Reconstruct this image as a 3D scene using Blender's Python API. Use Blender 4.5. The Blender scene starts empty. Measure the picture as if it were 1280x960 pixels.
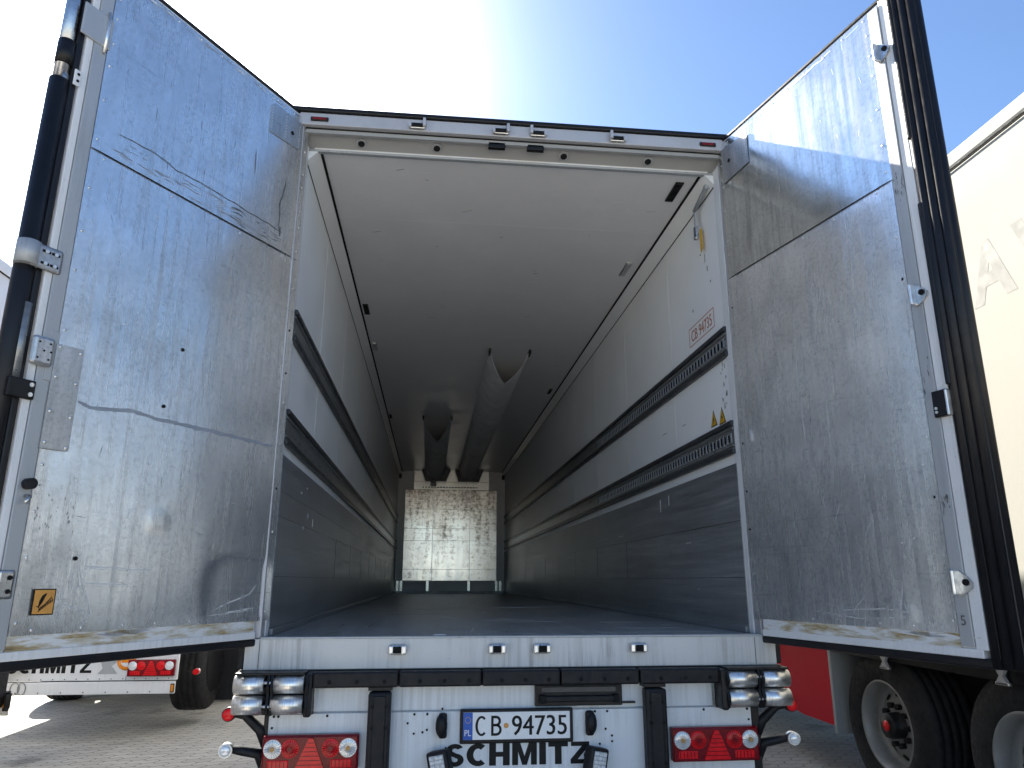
import bpy, bmesh, math, random
from mathutils import Vector, Matrix, noise
random.seed(7)
R = math.radians
scene = bpy.context.scene
COL = scene.collection

# ------------------------------------------------------------------ camera
cam_d = bpy.data.cameras.new('camera'); cam = bpy.data.objects.new('camera', cam_d); COL.objects.link(cam)
cam_d.sensor_width = 36; cam_d.lens = 25.77; cam_d.clip_start = 0.05; cam_d.clip_end = 3000
r_ = Vector((0.9941758, -0.10775844, 0.00161287)); u_ = Vector((-0.02947093, -0.25744165, 0.96584433))
f_ = Vector((0.10366266, 0.96026659, 0.259118))
M = Matrix.Identity(4)
for i in range(3):
    M[i][0] = r_[i]; M[i][1] = u_[i]; M[i][2] = -f_[i]
M[0][3], M[1][3], M[2][3] = -0.4471, -3.7844, 1.4834
cam.matrix_world = M
scene.camera = cam

# ------------------------------------------------------------------ light
AZ = R(-22); EL = R(35.9)          # azimuth measured from +Y towards +X
SUN = Vector((math.sin(AZ)*math.cos(EL), math.cos(AZ)*math.cos(EL), math.sin(EL)))
sd = bpy.data.lights.new('sun', 'SUN'); sun = bpy.data.objects.new('sun', sd); COL.objects.link(sun)
sd.energy = 5.0; sd.angle = R(0.5); sd.color = (1.0, 0.93, 0.82)
sun.rotation_euler = SUN.to_track_quat('Z', 'Y').to_euler(); sun.location = (-10, 30, 25)
W = bpy.data.worlds.new('World'); scene.world = W; W.use_nodes = True
nt = W.node_tree; N = nt.nodes; L = nt.links
bg = N['Background']
sky = N.new('ShaderNodeTexSky'); sky.sky_type = 'NISHITA'; sky.sun_disc = False
sky.sun_elevation = EL; sky.sun_rotation = AZ
sky.air_density = 1.0; sky.dust_density = 0.6; sky.ozone_density = 2.5; sky.altitude = 100
# haze brightening round the sun (real sky aureole)
tc = N.new('ShaderNodeTexCoord'); nrm = N.new('ShaderNodeVectorMath'); nrm.operation = 'NORMALIZE'
dot = N.new('ShaderNodeVectorMath'); dot.operation = 'DOT_PRODUCT'; dot.inputs[1].default_value = SUN
L.new(tc.outputs['Generated'], nrm.inputs[0]); L.new(nrm.outputs[0], dot.inputs[0])
def mnode(op, a, b=None, clamp=False):
    n = N.new('ShaderNodeMath'); n.operation = op; n.use_clamp = clamp
    for i, v in enumerate((a, b)):
        if v is None: continue
        if isinstance(v, (int, float)): n.inputs[i].default_value = v
        else: L.new(v, n.inputs[i])
    return n.outputs[0]
d0 = mnode('MAXIMUM', dot.outputs['Value'], 0.0)
g1 = mnode('MULTIPLY', mnode('POWER', d0, 24.0), 4.2)
g2 = mnode('MULTIPLY', mnode('POWER', d0, 60.0), 40.0)
vn = N.new('ShaderNodeTexNoise'); vn.inputs['Scale'].default_value = 2.6; vn.inputs['Detail'].default_value = 5; vn.inputs['Roughness'].default_value = .5
L.new(nrm.outputs[0], vn.inputs['Vector'])      # thin uneven high haze
gs = mnode('MULTIPLY', mnode('ADD', g1, g2), mnode('ADD', mnode('MULTIPLY', vn.outputs['Fac'], 1.3), .35))
gc = N.new('ShaderNodeVectorMath'); gc.operation = 'SCALE'; gc.inputs[0].default_value = (1.0, 0.97, 0.93)
L.new(gs, gc.inputs['Scale'])
ad = N.new('ShaderNodeVectorMath'); ad.operation = 'ADD'
tn = N.new('ShaderNodeVectorMath'); tn.operation = 'MULTIPLY'; tn.inputs[1].default_value = (0.74, 0.83, 0.93)
L.new(sky.outputs[0], tn.inputs[0]); L.new(tn.outputs[0], ad.inputs[0]); L.new(gc.outputs[0], ad.inputs[1])
L.new(ad.outputs[0], bg.inputs['Color']); bg.inputs['Strength'].default_value = 0.05
vs = scene.view_settings
vs.view_transform = 'Standard'; vs.look = 'None'; vs.gamma = 1.0; vs.use_curve_mapping = False
vs.exposure = 2.35
scene.cycles.max_bounces = 12; scene.cycles.diffuse_bounces = 12; scene.cycles.glossy_bounces = 5
scene.cycles.use_denoising = True

# ------------------------------------------------------------------ materials
class Mat:
    def __init__(s, name):
        s.m = bpy.data.materials.new(name); s.m.use_nodes = True
        s.t = s.m.node_tree; s.b = s.t.nodes['Principled BSDF']
        s.co = s.t.nodes.new('ShaderNodeTexCoord').outputs['Object']
    def n(s, k, **kw):
        x = s.t.nodes.new(k)
        for a, v in kw.items(): setattr(x, a, v)
        return x
    def l(s, a, b): s.t.links.new(a, b)
    def noise(s, scale=(1, 1, 1), sc=5, det=4, rough=.55, dist=0, loc=(0, 0, 0), rot=(0, 0, 0)):
        mp = s.n('ShaderNodeMapping'); mp.inputs['Scale'].default_value = scale; mp.inputs['Location'].default_value = loc
        mp.inputs['Rotation'].default_value = rot
        s.l(s.co, mp.inputs[0]); nn = s.n('ShaderNodeTexNoise'); s.l(mp.outputs[0], nn.inputs['Vector'])
        nn.inputs['Scale'].default_value = sc; nn.inputs['Detail'].default_value = det
        nn.inputs['Roughness'].default_value = rough; nn.inputs['Distortion'].default_value = dist
        return nn.outputs['Fac']
    def ramp(s, fac, stops):
        r = s.n('ShaderNodeValToRGB'); s.l(fac, r.inputs[0]); e = r.color_ramp.elements
        while len(e) < len(stops): e.new(0.5)
        for i, (p, c) in enumerate(stops):
            e[i].position = p; e[i].color = (c, c, c, 1) if isinstance(c, (int, float)) else (*c, 1)
        return r.outputs[0]
    def mix(s, fac, a, b, mode='MIX'):
        x = s.n('ShaderNodeMix', data_type='RGBA', blend_type=mode)
        for k, v in ((0, fac), (6, a), (7, b)):
            if isinstance(v, tuple): x.inputs[k].default_value = (*v, 1)
            elif isinstance(v, (int, float)): x.inputs[k].default_value = v if k == 0 else (v, v, v, 1)
            else: s.l(v, x.inputs[k])
        return x.outputs[2]
    def math(s, op, a, b):
        x = s.n('ShaderNodeMath', operation=op)
        for k, v in ((0, a), (1, b)):
            if isinstance(v, (int, float)): x.inputs[k].default_value = v
            else: s.l(v, x.inputs[k])
        return x.outputs[0]
    def bump(s, h, st=.2, dist=.01):
        b = s.n('ShaderNodeBump'); b.inputs['Strength'].default_value = st; b.inputs['Distance'].default_value = dist
        s.l(h, b.inputs['Height']); s.l(b.outputs[0], s.b.inputs['Normal'])
    def set(s, **kw):
        for k, v in kw.items():
            i = s.b.inputs[k.replace('_', ' ')]
            if isinstance(v, tuple): i.default_value = (*v, 1)
            elif isinstance(v, (int, float)): i.default_value = v
            else: s.l(v, i)
        return s.m

def simple(name, col, rough=.5, metal=0, var=.12, sc=8, spec=.5, bump=0, stretch=(1, 1, 1)):
    m = Mat(name)
    f = m.noise(scale=stretch, sc=sc, det=6)
    lo = tuple(c*(1-var) for c in col); hi = tuple(min(1, c*(1+var)) for c in col)
    m.set(Base_Color=m.ramp(f, [(.3, lo), (.7, hi)]), Metallic=metal, Specular_IOR_Level=spec,
          Roughness=m.ramp(m.noise(sc=sc*2.3, det=3), [(.3, max(.02, rough*.8)), (.7, min(1, rough*1.2))]))
    if bump: m.bump(m.noise(sc=sc*6, det=5), bump, .004)
    return m.m

def alu(name, base=.62, tint=(1, 1, 1), rough=(.26, .46), seed=0, streak=.35, metal=.92):
    m = Mat(name)
    st = m.noise(scale=(22, 22, .9), sc=1.6, det=7, rough=.62, dist=.3, loc=(seed, seed, seed))
    big = m.noise(scale=(1.6, 1.6, 1.0), sc=1.6, det=5, loc=(seed*2, 0, seed))
    spk = m.noise(sc=70, det=4, rough=.7, loc=(seed, 3, 1))
    scr = m.noise(scale=(1.2, 1.2, 60), sc=1.4, det=3, rough=.6, dist=.6, loc=(1, seed, 5))
    a = m.ramp(st, [(.28, base*(1-streak)), (.5, base), (.72, min(.95, base*(1+streak*.55)))])
    b = m.ramp(big, [(.30, .68), (.45, .95), (.55, .88), (.70, 1.10)])
    c = m.mix(1.0, a, b, 'MULTIPLY')
    c = m.mix(1.0, c, m.ramp(spk, [(.32, .76), (.48, 1.0), (.75, 1.08)]), 'MULTIPLY')
    c = m.mix(1.0, c, m.ramp(scr, [(.26, .72), (.34, 1.0)]), 'MULTIPLY')
    c = m.mix(1.0, c, tuple(tint), 'MULTIPLY')
    rg = m.math('ADD', m.ramp(st, [(.3, rough[1]), (.7, rough[0])]), m.ramp(big, [(.3, .09), (.7, 0.0)]))
    m.bump(m.math('ADD', m.math('MULTIPLY', st, .6), m.math('MULTIPLY', spk, .4)), .12, .002)
    return m.set(Base_Color=c, Metallic=metal, Roughness=rg)

def gritty(name, col, dirt=(.22, .20, .17), rough=.45, amt=.5, seed=0, metal=0, drip=True, spec=.5, thr=(.48, .76)):
    """painted metal or fibreglass with vertical grime runs and specks"""
    m = Mat(name)
    v = m.noise(scale=(26, 26, 1.1) if drip else (3, 3, 3), sc=1.8, det=6, rough=.65, loc=(seed, seed, 0))
    w = m.noise(scale=(1.2, 1.2, 1.2), sc=2.2, det=6, loc=(0, seed, 0))
    sp = m.noise(sc=95, det=3, rough=.7, loc=(seed, 0, 0))
    f = m.math('MULTIPLY', m.ramp(v, [(thr[0], 0), (thr[1], 1)]), m.ramp(w, [(thr[0]-.06, 0), (thr[1]-.04, 1)]))
    f = m.math('MULTIPLY', f, amt)
    c = m.mix(f, tuple(col), tuple(dirt))
    c = m.mix(1.0, c, m.ramp(w, [(.3, .93), (.7, 1.0)]), 'MULTIPLY')
    c = m.mix(1.0, c, m.ramp(sp, [(.27, .75), (.36, 1.0)]), 'MULTIPLY')
    m.bump(sp, .05, .002)
    return m.set(Base_Color=c, Roughness=m.ramp(w, [(.3, rough), (.7, min(1, rough+.15))]), Metallic=metal, Specular_IOR_Level=spec)

M_ = {}
M_['white'] = gritty('white_paint', (.74, .75, .76), rough=.4, amt=.5, seed=1, thr=(.44, .72))
M_['sill'] = gritty('scuffed_white_sill', (.60, .60, .595), dirt=(.16, .15, .14), rough=.45, amt=.7, seed=4, metal=.2, thr=(.44, .70))
M_['galv'] = gritty('galvanised_header', (.46, .46, .48), dirt=(.28, .27, .27), rough=.42, amt=.8, seed=6, drip=False, metal=.25)
M_['grp'] = gritty('white_fibreglass_lining', (.86, .87, .88), dirt=(.50, .48, .45), rough=.30, amt=.22, seed=2)
M_['ceil'] = gritty('ceiling_lining', (.78, .78, .78), dirt=(.45, .43, .41), rough=.30, amt=.2, seed=12, drip=False)
M_['alu_l'] = alu('scuffed_aluminium_blue_side', base=.88, tint=(1.0, 1.0, .99), rough=(.13, .28), seed=3, streak=.20, metal=.9)
M_['alu_r'] = alu('scuffed_aluminium', base=.92, tint=(1.0, 1.0, 1.0), rough=(.14, .30), seed=9, streak=.17, metal=.82)
M_['alu_top'] = alu('scuffed_aluminium_top_sheet', base=.84, tint=(.97, 1.0, 1.0), rough=(.08, .20), seed=9, streak=.34, metal=.97)
M_['patch'] = alu('riveted_patch_metal', base=.55, rough=(.3, .45), seed=15, streak=.2)
M_['edge'] = gritty('door_edge_grey', (.42, .44, .46), dirt=(.12, .12, .12), rough=.4, amt=.7, seed=8, metal=.3)
M_['steel'] = simple('brushed_steel', (.55, .55, .55), .3, 1.0, .15, 30)
M_['chrome'] = simple('bright_roller_steel', (.80, .79, .77), .34, .9, .22, 9, stretch=(30, 3, 3))
M_['black'] = simple('black_rubber', (.008, .008, .010), .5, 0, .3, 20, spec=.3, bump=.05)
M_['blackm'] = simple('black_painted_steel', (.007, .007, .008), .4, 0, .2, 12, spec=.3)
M_['seal'] = simple('black_door_gasket', (.007, .007, .009), .42, 0, .3, 6, spec=.35)
M_['tyre'] = simple('tyre_rubber', (.014, .014, .015), .75, 0, .35, 14, spec=.3, bump=.15)
M_['gap'] = simple('dark_joint', (.01, .01, .01), .8, spec=.2)
M_['rail'] = simple('dark_grey_rail', (.27, .28, .285), .32, .6, .15, 10, stretch=(1, .2, 6))
M_['railb'] = simple('black_rail_lip', (.05, .052, .056), .35, .3)
M_['slot'] = simple('worn_rail_slot', (.50, .51, .53), .35, .8)
M_['red'] = simple('red_lens', (.72, .010, .014), .10, 0, .15, 30, spec=.35)
M_['redd'] = simple('dark_red_lens', (.17, .003, .008), .14, 0, .15, 30, spec=.3)
M_['clear'] = simple('clear_lens', (.82, .83, .84), .10, .3, .2, 60)
M_['bulb'] = simple('bulb_amber', (.35, .22, .08), .25, .2)
M_['amber'] = simple('amber_lens', (.75, .24, .01), .15)
M_['redpanel'] = gritty('red_paint', (.55, .006, .026), dirt=(.16, .01, .01), rough=.5, amt=.3, seed=3, spec=.2)
M_['ink'] = simple('black_lettering', (.006, .006, .006), .5, spec=.25)
M_['blue'] = simple('plate_blue', (.01, .09, .42), .35)
M_['platew'] = simple('plate_white', (.80, .80, .80), .3, 0, .03)
M_['white_ink'] = simple('white_print', (.8, .8, .8), .4)
M_['rust'] = simple('faded_red_print', (.40, .14, .09), .5)
M_['yellow'] = simple('yellow_sticker', (.62, .36, .02), .4, 0, .15, 40)
M_['orange'] = simple('orange_sticker', (.62, .30, .07), .4, 0, .12, 25)
M_['strapy'] = simple('yellow_webbing', (.60, .36, .03), .7, 0, .2, 60)
M_['cream'] = gritty('cream_trailer_skin', (.31, .308, .28), dirt=(.25, .245, .215), rough=.7, amt=.3, seed=21, spec=.12)
M_['ghost'] = simple('faded_letter_ghost', (.225, .227, .215), .7, 0, .03, spec=.12)
M_['duct'] = simple('grey_duct_fabric', (.80, .80, .80), .6, 0, .12, 5)
M_['led'] = simple('led_lens', (.75, .76, .78), .15, .1, .35, 90)
M_['chalk'] = simple('scratch_bright', (.70, .71, .72), .5, .3)
M_['scuff'] = simple('scratch_dark', (.10, .10, .10), .6)
M_['seam'] = simple('sealant_grey', (.30, .33, .38), .5, .3)

def kick_mat():
    m = Mat('grey_kick_plate')
    st = m.noise(scale=(8, .6, 14), sc=2.0, det=7, rough=.65)
    vv = m.noise(scale=(4, 14, .8), sc=2.0, det=6, rough=.6)
    big = m.noise(scale=(1, .5, 1), sc=1.5, det=4)
    c = m.ramp(st, [(.3, (.17, .182, .192)), (.6, (.30, .312, .325)), (.8, (.46, .47, .48))])
    c = m.mix(m.ramp(vv, [(.53, 0), (.72, .34)]), c, (.34, .35, .37))
    c = m.mix(1.0, c, m.ramp(big, [(.3, .8), (.7, 1.1)]), 'MULTIPLY')
    m.bump(st, .06, .002)
    return m.set(Base_Color=c, Metallic=.35, Roughness=m.ramp(st, [(.3, .30), (.7, .46)]))
M_['kick'] = kick_mat()
M_['unit'] = simple('cooling_unit_white_metal', (.90, .87, .80), .22, .8, .08, 6)
M_['headg'] = gritty('grey_header_lining', (.33, .33, .325), dirt=(.22, .21, .2), rough=.4, amt=.5, seed=31, drip=False)
M_['rimm'] = gritty('dull_rim_paint', (.30, .30, .295), dirt=(.12, .11, .10), rough=.4, amt=.8, seed=41, drip=False, metal=.35)
def floor_mat():
    m = Mat('worn_grey_deck')
    st = m.noise(scale=(14, .7, 1), sc=2.0, det=7, rough=.65)
    sp = m.noise(sc=60, det=4, rough=.7)
    c = m.ramp(st, [(.3, (.20, .212, .22)), (.7, (.42, .435, .445))])
    c = m.mix(1.0, c, m.ramp(sp, [(.3, .7), (.6, 1.05)]), 'MULTIPLY')
    m.bump(sp, .15, .003)
    return m.set(Base_Color=c, Metallic=.1, Roughness=m.ramp(st, [(.3, .32), (.7, .5)]))
M_['deck'] = floor_mat()
def bulk_mat():
    m = Mat('pitted_bulkhead_aluminium')
    a = m.noise(scale=(3.2, 1, 1.0), sc=1.4, det=3)
    b = m.noise(scale=(1, 1, 1), sc=17, det=8, rough=.8)
    h = m.noise(scale=(.8, 1, 9), sc=1.6, det=5, rough=.7)
    v = m.noise(scale=(9, 1, .8), sc=1.3, det=4, rough=.6)
    f = m.math('ADD', m.math('MULTIPLY', b, .62), m.math('ADD', m.math('MULTIPLY', h, .22), m.math('MULTIPLY', v, .28)))
    sx = m.n('ShaderNodeSeparateXYZ'); m.l(m.co, sx.inputs[0])
    up = m.math('MULTIPLY', m.math('SUBTRACT', sx.outputs['Z'], 2.5), -.035)
    f = m.math('ADD', f, up)
    c = m.ramp(f, [(.44, (.19, .155, .135)), (.515, (.60, .53, .475)), (.575, (.97, .88, .81))])
    m.bump(b, .04, .002)
    return m.set(Base_Color=c, Metallic=.85, Roughness=m.ramp(a, [(.3, .16), (.7, .26)]))
M_['bulk'] = bulk_mat()
def stain_mat(name, seed):
    m = Mat(name)
    f = m.noise(scale=(3, 3, 14), sc=2.2, det=6, rough=.6, loc=(seed, 0, 0))
    c = m.ramp(f, [(.28, (.16, .12, .07)), (.38, (.36, .27, .13)), (.47, (.50, .46, .37)), (.56, (.68, .69, .70))])
    return m.set(Base_Color=c, Roughness=.6)
M_['stain'] = stain_mat('glue_stained_edge', 0); M_['glue'] = stain_mat('glue_stained_edge_dark', 3)
def paving_mat():
    m = Mat('interlocking_pavers')
    sx = m.n('ShaderNodeSeparateXYZ'); m.l(m.co, sx.inputs[0])
    wx = m.math('MULTIPLY', m.math('SINE', m.math('MULTIPLY', sx.outputs['Y'], 2*math.pi/.1125), 0), .012)
    wy = m.math('MULTIPLY', m.math('SINE', m.math('MULTIPLY', sx.outputs['X'], 2*math.pi/.1125), 0), .014)
    cb = m.n('ShaderNodeCombineXYZ')
    m.l(m.math('ADD', sx.outputs['X'], wx), cb.inputs[0]); m.l(m.math('ADD', sx.outputs['Y'], wy), cb.inputs[1])
    br = m.n('ShaderNodeTexBrick'); m.l(cb.outputs[0], br.inputs['Vector'])
    br.inputs['Scale'].default_value = 1; br.inputs['Brick Width'].default_value = .225; br.inputs['Row Height'].default_value = .1125
    br.inputs['Mortar Size'].default_value = .006; br.inputs['Mortar Smooth'].default_value = .4; br.inputs['Bias'].default_value = 0
    br.inputs['Color1'].default_value = (.48, .455, .40, 1); br.inputs['Color2'].default_value = (.40, .38, .335, 1)
    br.inputs['Mortar'].default_value = (.20, .185, .16, 1)
    big = m.noise(sc=.7, det=5); fine = m.noise(sc=60, det=5, rough=.7); oil = m.noise(sc=1.3, det=4, rough=.6, loc=(7, 3, 0))
    c = m.mix(1.0, br.outputs['Color'], m.ramp(big, [(.3, .78), (.7, 1.12)]), 'MULTIPLY')
    c = m.mix(1.0, c, m.ramp(fine, [(.3, .8), (.7, 1.1)]), 'MULTIPLY')
    c = m.mix(1.0, c, m.ramp(oil, [(.32, .55), (.42, 1.0)]), 'MULTIPLY')
    h = m.math('ADD', m.math('MULTIPLY', br.outputs['Fac'], -1.0), m.math('MULTIPLY', fine, .25))
    m.bump(h, .6, .012)
    return m.set(Base_Color=c, Roughness=.85)
M_['paving'] = paving_mat()

# ------------------------------------------------------------------ mesh builder
def arc_strip(cx, cy, rx, ry, a0, a1, t, n=16):
    o = []; i_ = []
    for k in range(n+1):
        a = R(a0+(a1-a0)*k/n)
        o.append((cx+rx*math.cos(a), cy+ry*math.sin(a))); i_.append((cx+(rx-t)*math.cos(a), cy+(ry-t*.82)*math.sin(a)))
    return o, i_
# heavy grotesque capitals as outlines in a unit-high box: width, list of polygons / strips
def glyph(ch):
    t = .285
    if ch == 'H': return .86, [[(0, 0), (t, 0), (t, .39), (.86-t, .39), (.86-t, 0), (.86, 0), (.86, 1), (.86-t, 1), (.86-t, .61), (t, .61), (t, 1), (0, 1)]], []
    if ch == 'I': return t, [[(0, 0), (t, 0), (t, 1), (0, 1)]], []
    if ch == 'T': return .84, [[(.42-t/2, 0), (.42+t/2, 0), (.42+t/2, .79), (.84, .79), (.84, 1), (0, 1), (0, .79), (.42-t/2, .79)]], []
    if ch == 'Z': return .82, [[(0, 0), (.82, 0), (.82, .2), (.30, .2), (.81, .82), (.81, 1), (.03, 1), (.03, .8), (.49, .8), (0, .2)]], []
    if ch == 'M': return 1.04, [[(0, 0), (.25, 0), (.25, .60), (.42, 0), (.62, 0), (.79, .60), (.79, 0), (1.04, 0), (1.04, 1), (.70, 1), (.52, .40), (.34, 1), (0, 1)]], []
    if ch == 'C': return .84, [], [arc_strip(.48, .5, .48, .51, 52, 308, t)]
    if ch == 'S':
        o1, i1 = arc_strip(.38, .715, .36, .295, 25, 262, .25); o2, i2 = arc_strip(.38, .285, .37, .295, 82, -155, .25)
        return .76, [], [(o1+i2, i1+o2)]
    return .5, [], []
class MB:
    def heavy(s, word, m, T, w, h, ext=.001, gap=.10):
        G = [glyph(c) for c in word]; tot = sum(g_[0] for g_ in G)+gap*(len(G)-1); sx = w/tot; x = -w/2; k = s.mi(m)
        for wd, polys, strips in G:
            def put(p, z): return s.bm.verts.new(T @ Vector((x+p[0]*sx, (p[1]-.5)*h, z)))
            for P in polys:
                lo = [put(p, 0) for p in P]; hi = [put(p, ext) for p in P]; n = len(P)
                fs = [s.bm.faces.new(hi)]+[s.bm.faces.new((lo[i], lo[(i+1) % n], hi[(i+1) % n], hi[i])) for i in range(n)]
                for f in fs: f.material_index = k
            for o, i_ in strips:
                a = [put(p, ext) for p in o]; b = [put(p, ext) for p in i_]; c = [put(p, 0) for p in o]; d = [put(p, 0) for p in i_]
                for j in range(len(o)-1):
                    for f in (s.bm.faces.new((a[j], a[j+1], b[j+1], b[j])), s.bm.faces.new((a[j], a[j+1], c[j+1], c[j])), s.bm.faces.new((b[j], b[j+1], d[j+1], d[j]))): f.material_index = k
            x += (wd+gap)*sx
        return s
    def __init__(s): s.bm = bmesh.new(); s.mats = []
    def mi(s, m):
        if m not in s.mats: s.mats.append(m)
        return s.mats.index(m)
    def _fin(s, verts, m, T=None, smooth=False):
        fs = {f for v in verts for f in v.link_faces}
        k = s.mi(m)
        for f in fs: f.material_index = k; f.smooth = smooth
        if T is not None: bmesh.ops.transform(s.bm, matrix=T, verts=list(verts))
    def box(s, x0, x1, y0, y1, z0, z1, m, bev=0, T=None):
        r = bmesh.ops.create_cube(s.bm, size=1)
        vs = r['verts']
        for v in vs:
            v.co = Vector(((x0+x1)/2+v.co.x*(x1-x0), (y0+y1)/2+v.co.y*(y1-y0), (z0+z1)/2+v.co.z*(z1-z0)))
        if bev:
            es = list({e for v in vs for e in v.link_edges})
            r = bmesh.ops.bevel(s.bm, geom=es, offset=bev, segments=2, affect='EDGES', profile=.5)
            vs = list({v for f in r['faces'] for v in f.verts} | {v for v in vs if v.is_valid})
        s._fin(vs, m, T)
        return s
    def cyl(s, a, b, r, m, r2=None, seg=20, smooth=True, caps=True):
        a = Vector(a); b = Vector(b); d = b-a
        q = d.to_track_quat('Z', 'Y').to_matrix().to_4x4()
        T = Matrix.Translation((a+b)/2) @ q
        rr = bmesh.ops.create_cone(s.bm, cap_ends=caps, segments=seg, radius1=r, radius2=r if r2 is None else r2, depth=d.length)
        s._fin(rr['verts'], m, T)
        if smooth:
            for f in {f for v in rr['verts'] for f in v.link_faces}:
                if len(f.verts) == 4: f.smooth = True
        return s
    def ball(s, c, r, m, sc=(1, 1, 1), seg=14, T=None):
        rr = bmesh.ops.create_uvsphere(s.bm, u_segments=seg, v_segments=max(6, seg//2), radius=r)
        s._fin(rr['verts'], m, Matrix.Translation(c) @ (T or Matrix.Identity(4)) @ Matrix.Diagonal((*sc, 1)), True)
        return s
    def prism(s, pts, O, X, Y, depth, m):
        """polygon pts (2D) on frame O,X,Y extruded by depth along X x Y"""
        O = Vector(O); X = Vector(X); Y = Vector(Y); Z = X.cross(Y).normalized()*depth
        lo = [s.bm.verts.new(O+X*p[0]+Y*p[1]) for p in pts]; hi = [s.bm.verts.new(v.co+Z) for v in lo]
        k = s.mi(m); n = len(pts)
        fs = [s.bm.faces.new(list(reversed(lo))), s.bm.faces.new(hi)]
        for i in range(n): fs.append(s.bm.faces.new((lo[i], lo[(i+1) % n], hi[(i+1) % n], hi[i])))
        for f in fs: f.material_index = k
        return s
    def tube(s, pts, r, m, seg=10):
        P = [Vector(p) for p in pts]; rings = []; k = s.mi(m)
        for i, p in enumerate(P):
            d = (P[min(i+1, len(P)-1)]-P[max(i-1, 0)]).normalized()
            a = d.orthogonal().normalized() if i == 0 else (rings_a - d*rings_a.dot(d)).normalized()
            rings_a = a; b = d.cross(a)
            rr = r[i] if isinstance(r, (list, tuple)) else r
            rings.append([s.bm.verts.new(p+(a*math.cos(t)+b*math.sin(t))*rr) for t in [2*math.pi*j/seg for j in range(seg)]])
        for i in range(len(P)-1):
            for j in range(seg):
                f = s.bm.faces.new((rings[i][j], rings[i][(j+1) % seg], rings[i+1][(j+1) % seg], rings[i+1][j])); f.smooth = True; f.material_index = k
        for f in (s.bm.faces.new(list(reversed(rings[0]))), s.bm.faces.new(rings[-1])): f.material_index = k
        return s
    def lathe(s, prof, m, T, seg=48, smooth=True):
        """prof: (r, x) pairs turned around local X axis"""
        k = s.mi(m); rings = []
        for r, x in prof:
            rings.append([s.bm.verts.new(T @ Vector((x, r*math.cos(t), r*math.sin(t)))) for t in [2*math.pi*j/seg for j in range(seg)]])
        for i in range(len(prof)-1):
            for j in range(seg):
                f = s.bm.faces.new((rings[i][j], rings[i][(j+1) % seg], rings[i+1][(j+1) % seg], rings[i+1][j])); f.smooth = smooth; f.material_index = k
        return s
    def text(s, body, m, T, w=None, h=None, ext=.001, bold=0.0, center=True):
        cu = bpy.data.curves.new('t', 'FONT'); cu.body = body; cu.size = 1; cu.offset = bold; cu.extrude = 0.5; cu.resolution_u = 3
        o = bpy.data.objects.new('t', cu); COL.objects.link(o); bpy.context.view_layer.update()
        me = bpy.data.meshes.new_from_object(o.evaluated_get(bpy.context.evaluated_depsgraph_get()))
        xs = [v.co.x for v in me.vertices]; ys = [v.co.y for v in me.vertices]
        x0, x1, y0, y1 = min(xs), max(xs), min(ys), max(ys)
        sx = (w/(x1-x0)) if w else None; sy = (h/(y1-y0)) if h else None
        sx = sx or sy; sy = sy or sx
        off = Matrix.Translation((-(x0+x1)/2, -(y0+y1)/2, 0)) if center else Matrix.Translation((-x0, -y0, 0))
        TT = T @ Matrix.Diagonal((sx, sy, ext*2, 1)) @ off
        n0 = len(s.bm.verts); s.bm.from_mesh(me); s.bm.verts.ensure_lookup_table()
        vs = s.bm.verts[n0:]; s._fin(vs, m, TT)
        bpy.data.objects.remove(o); bpy.data.curves.remove(cu); bpy.data.meshes.remove(me)
        return s
    def build(s, name, parent=None, loc=None, rotz=None):
        me = bpy.data.meshes.new(name)
        bmesh.ops.recalc_face_normals(s.bm, faces=s.bm.faces)
        s.bm.to_mesh(me); s.bm.free()
        for m in s.mats: me.materials.append(m)
        o = bpy.data.objects.new(name, me); COL.objects.link(o)
        if parent: o.parent = parent
        if loc: o.location = loc
        if rotz is not None: o.rotation_euler = (0, 0, rotz)
        return o

def thing(name, label, cat, loc):
    o = bpy.data.objects.new(name, None); COL.objects.link(o); o.location = loc
    o['label'] = label; o['category'] = cat; return o
def frame(O, X, Y):
    X = Vector(X).normalized(); Y = Vector(Y).normalized(); Z = X.cross(Y)
    T = Matrix.Identity(4)
    for i in range(3): T[i][0] = X[i]; T[i][1] = Y[i]; T[i][2] = Z[i]; T[i][3] = O[i]
    return T
K = M_

# ------------------------------------------------------------------ ground
g = MB(); g.box(-300, 300, -300, 300, -.3, 0, K['paving'])
gr = g.build('paved_ground'); gr['kind'] = 'structure'

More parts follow.
